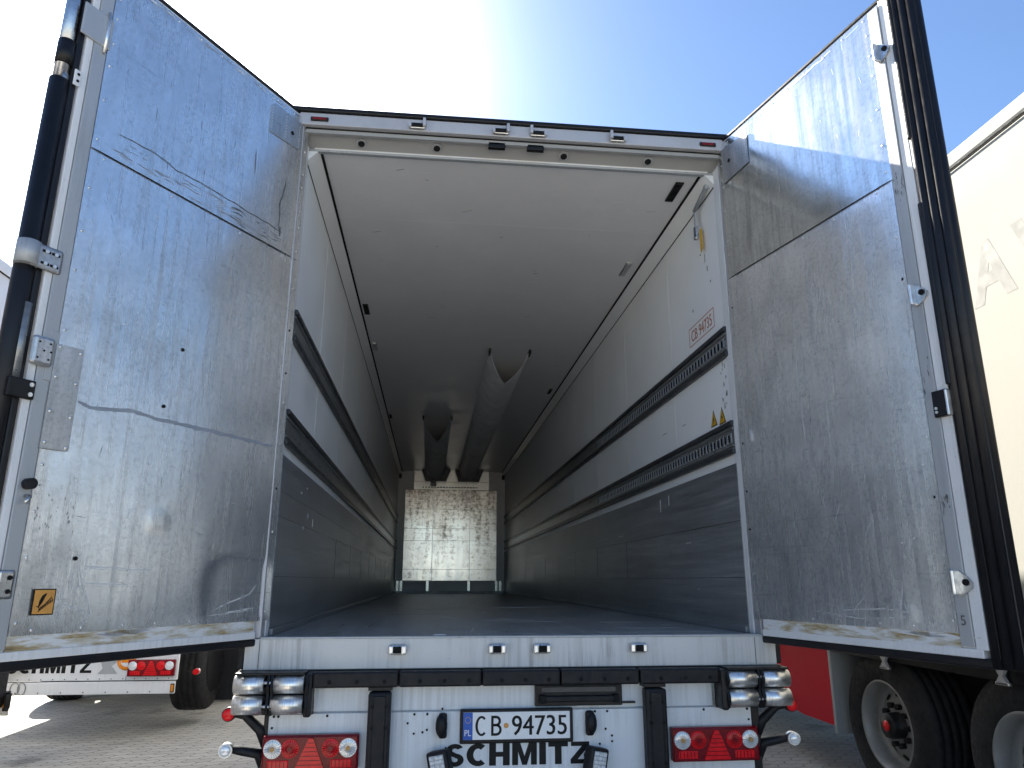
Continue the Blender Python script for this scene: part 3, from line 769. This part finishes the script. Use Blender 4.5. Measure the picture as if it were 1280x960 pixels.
# ------------------------------------------------------------------ doors
def disp_fn(seed, bulges):
    def f(s, z):
        v = .0045*noise.noise(Vector((s*1.7+seed, z*1.2, seed)))+.0016*noise.noise(Vector((s*5+seed, z*4, 2)))
        for (cs, cz, rs, rz, a) in bulges:
            q = (abs((s-cs)/rs)**3+abs((z-cz)/rz)**3)
            v += a*(1/(1+math.exp(min(60, (q-1)*7))))
        return v
    return f
def sheet(mb, X, s0, s1, z0, z1, y, fn, m, ns=60, nz=110, th=.003):
    k = mb.mi(m); V = []
    for j in range(nz+1):
        z = z0+(z1-z0)*j/nz
        row = []
        for i in range(ns+1):
            s = s0+(s1-s0)*i/ns
            e = min(1, min(s-s0, s1-s, z-z0, z1-z)/.05+.15)
            row.append(mb.bm.verts.new((X(s), y+fn(s, z)*e, z)))
        V.append(row)
    for j in range(nz):
        for i in range(ns):
            f = mb.bm.faces.new((V[j][i], V[j][i+1], V[j+1][i+1], V[j+1][i])); f.smooth = True; f.material_index = k
    loop = V[0]+[V[j][ns] for j in range(1, nz+1)]+list(reversed(V[nz][:-1]))+[V[j][0] for j in range(nz-1, 0, -1)]
    bk = [mb.bm.verts.new((v.co.x, y-th-.004, v.co.z)) for v in loop]
    n = len(loop); lp_ = [mb.bm.verts.new(v.co) for v in loop]
    for i in range(n):
        f = mb.bm.faces.new((lp_[i], lp_[(i+1) % n], bk[(i+1) % n], bk[i])); f.material_index = k
def ribbon(mb, X, pts, w, fn, y, m, jit=0):
    P = []
    for i in range(len(pts)-1):
        n = max(2, int(math.dist(pts[i], pts[i+1])/.02))
        for j in range(n): t = j/n; P.append((pts[i][0]*(1-t)+pts[i+1][0]*t, pts[i][1]*(1-t)+pts[i+1][1]*t))
    P.append(pts[-1])
    k = mb.mi(m); prev = None; n = len(P)
    for i, (s, z) in enumerate(P):
        a = P[max(0, i-1)]; c = P[min(n-1, i+1)]; dx, dz = c[0]-a[0], c[1]-a[1]; l = math.hypot(dx, dz) or 1
        ox, oz = -dz/l, dx/l
        s += jit*noise.noise(Vector((s*14, z*14, 3))); z += jit*noise.noise(Vector((s*14, z*14, 9)))
        ww = w/2*(1 if jit == 0 else .5+.9*abs(noise.noise(Vector((s*20, z*20, 1))))+.1)*min(1, .25+min(i, n-1-i)/3)
        A = mb.bm.verts.new((X(s+ox*ww), y+fn(s, z)+.0012, z+oz*ww)); B = mb.bm.verts.new((X(s-ox*ww), y+fn(s, z)+.0012, z-oz*ww))
        if prev: f = mb.bm.faces.new((prev[0], A, B, prev[1])); f.material_index = k; f.smooth = True
        prev = (A, B)
def rivet(mb, X, s, z, fn, y, m, r=.006):
    mb.ball((X(s), y+fn(s, z), z), r, m, (1, .5, 1), 8)

def door(sg):
    left = sg < 0
    ang = R(32 if left else 14)
    d = Vector((sg*math.sin(ang), -math.cos(ang), 0)); H = Vector((-1.255 if left else 1.235, -.03, 0))
    X = (lambda s: s) if left else (lambda s: -s)
    xd = d if left else -d
    rz = math.atan2(xd.y, xd.x)
    T0, T1, SW = 1.245, 4.055, 1.215
    b = MB(); bx = lambda mb, s0, s1, y0, y1, z0, z1, m, bev=0: mb.box(*sorted((X(s0), X(s1))), y0, y1, z0, z1, m, bev)
    bx(b, .005, SW, -.085, -.004, T0, T1, K['white'], .006)
    D = b.build('rear_door', main); D.location = (H.x, H.y-6.7, 0); D.rotation_euler = (0, 0, rz)
    D['label'] = ('left rear door, inner face turned to the viewer with patched aluminium lining and orange sticker' if left
                  else 'right rear door, lined with scratched aluminium and edged by a thick black gasket')
    # white rim strips: closing edge, bottom edge with old glue
    b = MB(); w0 = 1.15 if left else 1.13
    bx(b, w0, w0+.055, -.004, .008, T0+.01, T1-.02, K['edge'], .003)
    bx(b, w0+.057, SW+.02, -.010, .004, T0, T1, K['white'], .003)
    if not left:
        rb = random.Random(77)
        for i in range(30):
            s = rb.uniform(1.135, 1.175); z = rb.choice((rb.uniform(2.2, 2.42), rb.uniform(1.72, 1.80), rb.uniform(3.05, 3.2)))
            ribbon(b, X, [(s, z), (s+rb.uniform(-.004, .004), z+rb.uniform(.004, .03))], rb.uniform(.003, .012), lambda a, c: 0, .0085, K['scuff'], .003)
        ribbon(b, X, [(1.19, 3.10), (1.175, 3.13), (1.185, 3.17)], .006, lambda a, c: 0, .009, K['scuff'], .003)
    b.build('edge_profile', D)
    b = MB(); bx(b, .02, w0-.002, -.004, .0035, T0+.002, 1.305, K['stain'], .002)
    bx(b, .01, SW, -.05, .006, T0-.028, T0+.003, K['white'], .003)
    for i in range(5 if left else 7):
        s = (.45 if left else .7)+random.random()*.6; l_ = .10+random.random()*.25
        ribbon(b, X, [(s, 1.288), (min(s+l_, 1.14), 1.283)], .020, lambda a, c: 0, .0036, K['glue'], .006)
    b.build('bottom_edge', D)
    # gasket around the slab
    b = MB()
    bx(b, .0, SW+.03, -.075, .004, T0-.062, T0-.029, K['seal'], .008)
    bx(b, .0, SW+.03, -.07, .0, T1, T1+.02, K['blackm'], .006)
    if left:
        bx(b, SW+.022, SW+.05, -.08, -.006, T0-.06, T1, K['seal'], .008)
    else:
        for i, (a0, yy, rr) in enumerate(((1.252, -.010, .019), (1.277, -.026, .021), (1.302, -.046, .021), (1.316, -.070, .020))):
            b.cyl((X(a0), yy, T0-.06), (X(a0), yy, T1+.02), rr, K['seal'], seg=16)
        bx(b, SW+.0205, 1.27, -.07, -.001, T0-.03, T1+.01, K['seal'], .003)
        bx(b, SW+.022, 1.325, -.095, -.045, T0-.06, T1+.02, K['seal'], .006)
        bx(b, 1.236, 1.256, -.03, .018, 3.30, T1+.01, K['seal'], .006)
        bx(b, 1.236, 1.256, -.03, .016, 2.22, 3.0, K['seal'], .006)
    b.build('gasket', D)
    if left:
        b = MB()
        b.cyl((1.29, -.035, 1.20), (1.29, -.035, 3.40), .036, K['seal'], seg=20)
        b.cyl((1.29, -.035, 3.40), (1.29, -.035, 4.07), .027, K['steel'], seg=16)
        b.cyl((1.285, -.030, 3.36), (1.285, -.030, 3.43), .024, K['chrome'], seg=16)
        b.cyl((1.287, -.033, 3.47), (1.287, -.033, 3.58), .033, K['blackm'], seg=16)
        b.cyl((1.27, -.012, 2.16), (1.27, -.012, 2.46), .018, K['rail'], seg=12)
        b.build('locking_bar', D)
    fn = disp_fn(3.1 if left else 8.7, [(.12, 1.42, .21, .17, -.006), (.62, 1.72, .05, .04, .002)] if left else [(.10, 1.46, .15, .20, -.004), (.85, 1.35, .10, .05, .003)])
    P1 = w0-.002; m = K['alu_l' if left else 'alu_r']
    b = MB(); sheet(b, X, -.070 if left else -.045, P1, 1.298, 3.168, .006, fn, m)
    # rivets
    for s_ in (-.045 if left else -.02, P1-.02):
        z = 1.34
        while z < 3.15: rivet(b, X, s_, z, fn, .006, K['chrome' if random.random() < .8 else 'gap']); z += random.uniform(.15, .26)
    for i in range(7): rivet(b, X, .06+i*.17+random.uniform(-.03, .03), 1.315, fn, .006, K['chrome'])
    for i in range(5): rivet(b, X, .08+i*.24+random.uniform(-.05, .05), 3.150, fn, .006, K['chrome'], .005)
    rb = random.Random(5 if left else 11)
    for i in range(60 if left else 80):        # small nicks
        s = rb.uniform(.04, P1-.05); z = rb.uniform(1.32, 3.1); a = rb.choice((rb.uniform(-.3, .3), rb.uniform(1.2, 1.8))); l_ = rb.uniform(.008, .05)
        ribbon(b, X, [(s, z), (s+l_*math.cos(a), z+l_*math.sin(a))], rb.uniform(.0012, .0028), fn, .006, K['chalk' if rb.random() < (.35 if left else .6) else 'scuff'])
    if left:
        ribbon(b, X, [(1.035, 2.14), (.98, 2.125), (.80, 2.15), (.664, 2.14), (.3, 2.14), (.0, 2.133)], .020, fn, .006, K['seam'], .006)
        for pts in ([(.93, 1.53), (.86, 1.36), (.885, 1.345)], [(.93, 1.53), (.95, 1.50), (.945, 1.45), (.90, 1.46)], [(.93, 1.535), (.62, 1.525)], [(.90, 1.47), (.72, 1.465)],
                    [(.99, 1.33), (.97, 1.40), (.88, 1.37)], [(.89, 1.36), (.87, 1.33)], [(.60, 1.32), (.57, 1.40)], [(.26, 1.36), (.06, 1.42), (.02, 1.46)], [(.30, 1.33), (.02, 1.36)]):
            ribbon(b, X, pts, .006, fn, .006, K['chalk'], .006)
            ribbon(b, X, [(p[0]+.01, p[1]-.006) for p in pts], .003, fn, .006, K['chalk'], .012)
        for i in range(26):
            s = 1.13-rb.random()*.16; z = 1.72+rb.random()*.16-.06
            ribbon(b, X, [(s, z), (s+.004, z+rb.uniform(-.012, .012))], .005, fn, .006, K['scuff'])
        for s, z in ((.60, 2.47), (.66, 2.20), (.95, 1.56)): b.cyl((s, .006, z), (s, .0105+fn(s, z), z), .008, K['gap'], seg=10)
    else:
        for pts in ([(.78, 1.62), (.80, 1.76), (.74, 1.66)], [(.55, 1.36), (.80, 1.375), (.93, 1.36)], [(.40, 1.35), (.66, 1.33), (.90, 1.345)], [(.88, 1.34), (.90, 1.48)],
                    [(.93, 1.33), (.90, 1.40)], [(.95, 1.37), (.98, 1.42)], [(.62, 1.35), (.70, 1.42)], [(.58, 1.75), (.62, 1.82)], [(.45, 2.1), (.44, 2.6)], [(.60, 1.9), (.61, 2.35)]):
            ribbon(b, X, pts, .0045, fn, .006, K['chalk'], .004)
        for i in range(14): rivet(b, X, .90+rb.random()*.2, 1.95+rb.uniform(-.02, .02) if i < 6 else 1.60+rb.uniform(-.08, .08), fn, .006, K['chrome'], .004)
        b.prism([(.035, 2.135), (.05, 2.15), (.055, 2.20), (.040, 2.19)] if False else [(-.07, 2.20), (-.055, 2.21), (-.05, 2.27), (-.066, 2.25)], (0, .0115, 0), (1, 0, 0), (0, 0, 1), -.002, K['chalk'])
    b.build('lining_panel', D)
    fn2 = disp_fn(13.1 if left else 18.7, [])
    b = MB(); sheet(b, X, -.065 if left else -.03, P1 + (0 if left else .01), 3.172, 4.035, .0075, fn2, m if left else K['alu_top'], 60, 50)
    for s_ in (-.045 if left else -.012, P1-.02):
        z = 3.22
        while z < 4.0: rivet(b, X, s_, z, fn2, .0075, K['chrome'], .0055); z += random.uniform(.08, .2)
    for i in range(9): rivet(b, X, .06+i*.13, 4.018, fn2, .0075, K['chrome'], .005)
    for i in range(30):
        s = rb.uniform(.04, P1-.05); z = rb.uniform(3.2, 4.0); l_ = rb.uniform(.008, .05)
        ribbon(b, X, [(s, z), (s+rb.uniform(-.01, .01), z+l_)], rb.uniform(.0012, .003), fn2, .0075, K['scuff' if left else 'chalk'])
    # sealant squeezed out along the top edge
    for i in range(26):
        s = rb.uniform(.02, P1-.1)
        ribbon(b, X, [(s, 4.012), (s+rb.uniform(.02, .09), 4.012+rb.uniform(-.012, .012))], rb.uniform(.004, .012), fn2, .0075, K['edge' if i % 2 else 'chalk'], .008)
    if left:
        ribbon(b, X, [(1.04, 3.294), (.85, 3.30), (.75, 3.285), (.55, 3.29), (.3, 3.285), (.075, 3.28)], .006, fn2, .0075, K['scuff'], .008)
        ribbon(b, X, [(.10, 3.29), (.105, 3.42), (.09, 3.50), (.08, 3.60)], .010, fn2, .0075, K['scuff'], .012)
        ribbon(b, X, [(.095, 3.25), (.09, 3.31)], .030, fn2, .0075, K['scuff'], .01)
        ribbon(b, X, [(.30, 3.50), (.305, 3.64)], .008, fn2, .0075, K['scuff'], .004)
        for i in range(70):
            s = rb.uniform(.05, 1.0); z = rb.uniform(3.19, 3.27)
            ribbon(b, X, [(s, z), (s+rb.uniform(.02, .10), z+rb.uniform(-.004, .004))], rb.uniform(.003, .010), fn2, .0075, K[rb.choice(('edge', 'seam', 'chalk', 'scuff') if s < .45 else ('edge', 'seam', 'seam'))], .012)
    b.build('lining_panel', D)
    b = MB(); ribbon(b, X, [(-.0, 3.170), (P1, 3.170)], .0045, lambda a, c: 0, .0105, K['gap'])
    b.build('sheet_joint', D)
    # corner patch plate
    b = MB(); ps = .235
    b.prism([(X(.004), 3.815), (X(ps), 3.80), (X(ps), 3.955), (X(ps*.9), 3.985), (X(.004), 3.985)] if left else
            [(X(.004), 3.99), (X(ps), 3.965), (X(ps), 3.78), (X(.004), 3.765)], (0, .009, 0), (1, 0, 0), (0, 0, 1), -.006, K['patch'])
    b.cyl((X(.07), .014, 3.885), (X(.07), .0165, 3.885), .012, K['gap'], seg=12)
    for i in range(8):
        for s_ in (.015, .12, ps-.012): rivet(b, X, s_, 3.83+i*.018, lambda a, c: 0, .0152, K['chrome'], .0035)
    b.build('patch_plate', D)
    if left:
        b = MB(); b.prism([(1.155, 1.942), (1.048, 1.944), (1.047, 2.34), (1.155, 2.335)], (0, .011, 0), (1, 0, 0), (0, 0, 1), -.006, K['patch'])
        for s_, z in ((1.14, 2.325), (1.06, 2.32), (1.14, 2.21), (1.06, 2.20), (1.14, 2.08), (1.06, 2.07), (1.14, 1.965), (1.06, 1.955)): rivet(b, X, s_, z, lambda a, c: 0, .017, K['chrome'], .007)
        b.build('patch_plate', D)
        b = MB(); b.box(1.165, 1.245, .005, .030, 2.235, 2.345, K['patch'], .012)
        for s_, z in ((1.185, 2.32), (1.225, 2.32), (1.205, 2.29), (1.225, 2.26), (1.185, 2.26), (1.18, 2.29)): b.cyl((s_, .029, z), (s_, .0315, z), .004, K['gap'], seg=8)
        b.box(1.145, 1.18, .004, .012, 2.19, 2.38, K['edge'], .002)
        b.build('lock_plate', D)
        b = MB(); b.box(1.185, 1.30, .003, .018, 2.595, 2.69, K['patch'], .010); b.cyl((1.30, -.012, 2.60), (1.30, -.012, 2.69), .040, K['edge'], seg=20)
        for s_ in (1.215, 1.25):
            for z in (2.618, 2.665): b.box(s_-.016, s_+.016, .017, .020, z-.005, z+.005, K['gap'], .002); b.cyl((s_, .018, z), (s_, .024, z), .007, K['chrome'], seg=10)
        b.build('hinge', D)
        for zc in (2.14,):
            b = MB(); b.box(1.205, 1.30, .003, .020, zc-.035, zc+.035, K['blackm'], .005)
            for z in (zc-.018, zc+.018): b.cyl((1.222, .02, z), (1.222, .024, z), .008, K['chrome'], seg=10)
            b.build('bar_clip', D)
        b = MB(); b.box(1.16, 1.215, .003, .014, 1.42, 1.515, K['steel'], .008)
        for z in (1.445, 1.49): b.cyl((1.178, .014, z), (1.178, .018, z), .008, K['gap'], seg=10)
        b.build('hinge', D)
        b = MB(); b.box(1.235, 1.262, .003, .012, 3.39, 3.46, K['white'], .003)
        for z in (3.41, 3.44): b.cyl((1.248, .012, z), (1.248, .015, z), .006, K['gap'], seg=8)
        b.build('bar_bracket', D)
        b = MB(); b.box(1.14, 1.27, .004, .014, 3.63, 3.78, K['edge'], .006); b.cyl((1.165, .016, 3.6), (1.165, .016, 3.8), .007, K['chrome'], seg=8); b.build('bar_bracket', D)
        b = MB(); b.cyl((1.172, .004, 1.81), (1.172, .04, 1.81), .020, K['black'], seg=14); b.tube([(1.17, .01, 1.768), (1.17, .035, 1.765), (1.185, .04, 1.74)], .007, K['steel'], 8); b.build('door_catch', D)
        # sticker
        b = MB(); b.box(1.008, 1.088, .0125, .0135, 1.364, 1.453, K['ink']); b.box(1.012, 1.084, .0136, .0142, 1.368, 1.449, K['orange'])
        bird = [(1.075, 1.395), (1.066, 1.394), (1.064, 1.412), (1.056, 1.43), (1.044, 1.438), (1.040, 1.436), (1.046, 1.424), (1.052, 1.408), (1.058, 1.398), (1.064, 1.388)]
        b.prism(bird, (0, .0143, 0), (1, 0, 0), (0, 0, 1), -.0005, K['ink'])
        for i in range(9):
            t = i/8; s_ = 1.062-.042*t; z = 1.382+.030*t
            b.prism([(s_, z-.005), (s_-.0035, z-.004), (s_-.003, z+.008), (s_+.0006, z+.007)], (0, .0143, 0), (1, 0, 0), (0, 0, 1), -.0005, K['ink'])
        b.prism([(1.066, 1.374), (1.062, 1.374), (1.020, 1.424), (1.023, 1.426)], (0, .0143, 0), (1, 0, 0), (0, 0, 1), -.0005, K['ink'])
        b.build('sticker', D)
    else:
        for zc in (3.79, 2.62, 1.48):
            b = MB()
            b.prism([(X(1.16), zc+.035), (X(1.168), zc+.045), (X(1.20), zc+.02), (X(1.218), zc), (X(1.215), zc-.02), (X(1.18), zc-.045), (X(1.16), zc-.05)], (0, .006, 0), (1, 0, 0), (0, 0, 1), -.012, K['steel'])
            b.box(*sorted((X(1.155), X(1.168))), .006, .045, zc-.045, zc+.045, K['chrome'], .005)
            b.cyl((X(1.198), .018, zc), (X(1.198), .024, zc), .012, K['gap'], seg=14)
            b.build('lashing_hook', D)
        b = MB(); b.box(*sorted((X(1.175), X(1.24))), .004, .024, 2.10, 2.205, K['blackm'], .004); b.box(*sorted((X(1.236), X(1.246))), .006, .03, 2.10, 2.20, K['chrome'], .003)
        for z in (2.12, 2.135): b.cyl((X(1.19), .024, z), (X(1.19), .028, z), .006, K['chrome'], seg=8)
        b.build('bar_clip', D)
        T = frame((X(1.155), .0087, 1.36), (1, 0, 0), (0, 0, 1)); T = Matrix.Translation((X(1.155), .009, 1.345)) @ Matrix.Rotation(R(90), 4, 'X') @ Matrix.Rotation(math.pi, 4, 'Y')
        b = MB(); b.text('5', K['scuff'], T, h=.035, ext=.0005); b.build('stamped_number', D)
    return D
door(-1); door(1)

# ================================================================== RIGHT TRAILER (alongside)
rt = thing('box_trailer', 'cream box trailer alongside on the right, faded letters on its side above black wheels', 'trailer', (3.92, 4.6, 0))
ro = (-3.92, -4.6, 0)
def rpart(mb, name):
    o = mb.build(name, rt); o.location = ro; return o
RX = 2.62; y0, y1 = -2.6, 11.0
b = MB(); b.box(RX, RX+2.56, y0, y1, 1.16, 3.885, K['cream'], .01); body = rpart(b, 'box_body')
b = MB(); b.box(RX-.012, RX+2.57, y0-.01, y1, 3.89, 4.0, K['cream'], .02); b.box(RX-.016, RX-.010, y0, y1, 3.887, 3.893, K['gap']); b.build('roof_cap', body)
b = MB(); b.box(RX-.012, RX+.10, y0, y1, 1.07, 1.158, K['cream'], .008); b.box(RX-.016, RX, y0, y1, 1.135, 1.147, K['edge'], .003); b.build('side_rail', body)
b = MB()
def side_text(ch, yc, zc, w, h):
    b.text(ch, K['ghost'], frame((RX-.0005, yc, zc), (0, -1, 0), (0, 0, 1)), w=w, h=h, ext=.0003, bold=.04)
side_text('K', .02, 3.17, .26, .36); side_text('A', -.30, 3.17, .32, .36); side_text('V', -.64, 3.17, .32, .36); side_text('A', -.98, 3.17, .32, .36)
b.build('faded_lettering', body)
b = MB()
b.box(RX+.05, RX+2.5, y0+.3, y1-.2, 1.02, 1.069, K['blackm'])
for xx in (RX+.75, RX+1.85): b.box(xx-.07, xx+.07, y0+.1, y1-.5, .72, 1.02, K['blackm'])
b.box(RX+.09, RX+.13, -2.0, 2.05, .95, 1.06, K['blackm']); b.box(RX+.45, RX+.5, -2.2, 2.0, .25, 1.05, K['blackm'])
for y in (1.46, .15, -1.16): b.cyl((RX+.2, y, .51), (RX+2.4, y, .51), .08, K['blackm'])
rpart(b, 'chassis')
for y in (1.46, .15, -1.16):
    o = wheel(rt, 2.74, y, -1); o.location = ro
    o = wheel(rt, 5.06, y, 1); o.location = ro
b = MB(); b.prism([(2.10, .40), (2.10, .985), (3.6, .985), (3.6, .52), (2.6, .40)], (2.72, 0, 0), (0, 1, 0), (0, 0, 1), .3, K['redpanel']); rpart(b, 'side_locker')
b = MB(); b.box(2.70, 3.05, 2.045, 2.075, .35, 1.02, K['edge'], .006); rpart(b, 'mudguard_stay')
for y, z in ((1.29, .95), (.20, .985)):
    b = MB(); b.prism([(-.05, .05), (.05, .05), (.012, .0), (.05, -.05), (-.05, -.05), (-.012, 0)], (2.70, y, z), (0, -1, 0), (0, 0, 1), .02, K['galv'])
    b.box(2.68, 2.70, y-.05, y+.05, z+.035, z+.05, K['chrome'], .004); b.box(2.68, 2.70, y-.05, y+.05, z-.05, z-.035, K['chrome'], .004)
    b.box(2.70, 2.78, y-.02, y+.02, z-.02, z+.02, K['blackm'])
    rpart(b, 'lashing_hook')

# ================================================================== LEFT TRAILER (rear seen beneath the left door)
ltr = thing('refrigerated_trailer', 'white trailer seen beneath the open left door, black letters beside one red lamp cluster', 'trailer', (-4.0, 10.8, 0))
lo = (4.0, -10.8, 0)
def lpart(mb, name):
    o = mb.build(name, ltr); o.location = lo; return o
LY = 4.05; cx = -4.0; XR = -2.83; XL = -5.16
b = MB(); b.box(XL, cx+1.28, LY+.02, 17.4, 1.16, 4.0, K['white'], .012); lb = lpart(b, 'box_body')
b = MB(); b.box(XL, XR, LY-.01, LY+.02, .56, 1.155, K['white'], .004)
for i in range(22): b.cyl((XL+.05+i*.105, LY-.01, .575), (XL+.05+i*.105, LY-.014, .575), .005, K['ink'], seg=6)
b.box(-3.30, -3.296, LY-.012, LY-.009, .56, .60, K['ink'])
lp = lpart(b, 'rear_panel')
b = MB(); b.box(XL+.01, XR-.01, LY-.03, LY+.01, .44, .552, K['white'], .006); b.box(XL, XR, LY-.012, LY+.01, .553, .557, K['ink'])
for i in range(12): b.cyl((XL+.1+i*.2, LY-.03, .46), (XL+.1+i*.2, LY-.034, .46), .006, K['ink'], seg=6)
bu = lpart(b, 'under_run_bar')
b = MB(); b.box(XR-.045, XR-.01, LY-.04, LY-.02, .45, .53, K['blackm'], .003); b.box(XR-.038, XR-.016, LY-.045, LY-.038, .46, .52, K['amber'], .003); b.build('side_marker', bu)
b = MB()
b.tube([(-4.27+.04*math.cos(t), LY-.034, .497+.055*math.sin(t)) for t in [i*.4 for i in range(17)]], .004, K['rail'], 5)
b.tube([(-4.21+.035*math.cos(t), LY-.034, .497+.055*math.sin(t)) for t in [i*.4 for i in range(17)]], .004, K['rail'], 5)
b.build('cable_loop', bu)
b = MB(); b.heavy('SCHMITZ', K['ink'], frame((-4.0, LY-.0100, .690), (1, 0, 0), (0, 0, 1)), .76, .12, .0015)
b.build('lettering', lp)
b = MB(); b.box(-4.18, -3.70, LY-.03, LY-.01, .765, .90, K['blackm'], .004); b.build('number_plate', lp)
b = MB(); b.prism([(-.09, 0), (.09, .0), (.03, .07), (.09, .12), (-.08, .13), (-.05, .05)], (-3.47, LY-.012, .62), (1, 0, 0), (0, 0, 1), .003, K['edge'])
b.box(-3.62, -3.38, LY-.03, LY-.011, .77, .83, K['blackm'], .006); b.build('sticker', lp)
b = MB()
b.lathe([(.052, 0), (.052, -.004), (.085, -.004), (.085, 0)], K['amber'], frame((-3.31, LY-.011, .735), (0, 1, 0), (1, 0, 0)), 24)
b.box(-3.355, -3.265, LY-.016, LY-.0112, .72, .75, K['amber']); b.cyl((-3.31, LY-.010, .735), (-3.31, LY-.013, .735), .055, K['platew'], seg=24)
b.build('round_sticker', lp)
t = tail_light(ltr, XR-.45, XR-.02, .598, .748, LY-.011, False); t.location = lo
b = MB(); b.tube([(-4.62, LY-.05, .50), (-4.45, LY-.06, .60), (-4.32, LY-.06, .69), (-4.24, LY-.05, .71)], .03, K['black'], 8); b.ball((-4.22, LY-.05, .71), .04, K['rail'])
b.tube([(-4.62, LY-.05, .48), (-4.52, LY-.03, .40)], .02, K['black'], 8); lpart(b, 'cable_bundle')
b = MB()
for xx in (cx-.65, cx+.65): b.box(xx-.06, xx+.06, LY+.1, 16.8, .78, 1.14, K['blackm'])
for y in (6.95, 8.25, 9.55): b.cyl((cx-1.1, y, .51), (cx+1.1, y, .51), .08, K['blackm'])
b.box(cx+1.12, cx+1.16, 4.2, 6.6, 1.0, 1.12, K['blackm'])
lpart(b, 'chassis')
for y in (6.95, 8.25, 9.55):
    for sg in (-1, 1): o = wheel(ltr, cx+sg*1.235, y, sg); o.location = lo
for i, (xx, y) in enumerate(((cx-1.0, 10.2), (cx+1.30, 5.42))):
    b = MB(); b.box(xx-.25, xx+.34, y, y+.015, .18, 1.02, K['black'], .003)
    if i == 1: b.box(xx+.16, xx+.34, y-.012, y, .60, .612, K['slot']); beast(b, (xx+.18, y-.003, .30), (1, 0, 0), (0, 0, 1), .15, .22, K['white_ink'])
    lpart(b, 'mudflap')
o = wheel(ltr, -2.775, 5.15, 1, 'spare_wheel'); o.location = (lo[0], lo[1], .13)
b = MB(); b.lathe([(0, .012), (.30, .012), (.34, .004), (.35, -.004)], K['black'], Matrix.Translation((-2.775, 5.15, .51)), 40); b.build('cover', o)
b = MB(); b.tube([(-2.95, 5.15, .64), (-3.4, 5.15, .64), (-3.4, 5.15, 1.14)], .04, K['blackm'], 8); b.box(-3.35, -2.2, 5.44, 5.48, 1.02, 1.10, K['blackm']); lpart(b, 'spare_wheel_carrier')
for x, y, z in ((-2.74, 4.35, .60), (-2.76, 4.5, .80)):
    b = MB(); b.cyl((x, y, z), (x, y-.04, z), .028 if z < .7 else .018, K['red'], seg=14); b.cyl((x, y+.03, z), (x, y, z), .03 if z < .7 else .02, K['chrome'], seg=14)
    b.tube([(x, y+.03, z), (x-.1, y+.06, z)], .012, K['black'], 6); lpart(b, 'marker_lamp')

# ================================================================== FAR LEFT TRUCK BODY
tk = thing('box_truck', 'pale box truck at the far left edge, beyond the left door, with black mudguard', 'truck', (-5.25, 0.3, 0))
to = (5.25, -.3, 0)
b = MB(); b.box(-6.5, -3.99, -2.6, 2.95, 1.15, 3.98, K['galv'], .015); o = b.build('box_body', tk); o.location = to
b2 = MB(); b2.box(-6.51, -3.975, -2.61, 2.96, 3.90, 4.0, K['galv'], .015); b2.box(-3.988, -3.972, -2.6, 2.95, 3.893, 3.899, K['gap']); b2.build('roof_cap', o)
b = MB(); b.box(-4.62, -4.02, 3.02, 3.42, .42, 1.05, K['black'], .05); o = b.build('mudguard', tk); o.location = to
b = MB(); b.box(-4.09, -4.0, 3.425, 3.435, .36, .56, K['steel'], .004); b.box(-4.04, -4.0, 3.395, 3.424, .40, .55, K['blackm'], .003)
b.box(-3.999, -3.990, 3.33, 3.424, .42, .54, K['blackm'], .003); b.box(-4.035, -4.005, 3.38, 3.395, .43, .51, K['amber'], .003); b.build('side_marker', o)
b = MB(); b.box(-5.9, -4.5, -2.5, 3.1, .75, 1.14, K['blackm']); o = b.build('chassis', tk); o.location = to
for y in (-1.5, 2.2):
    for sg, x in ((-1, -6.45), (1, -4.04)): o = wheel(tk, x, y, sg); o.location = to
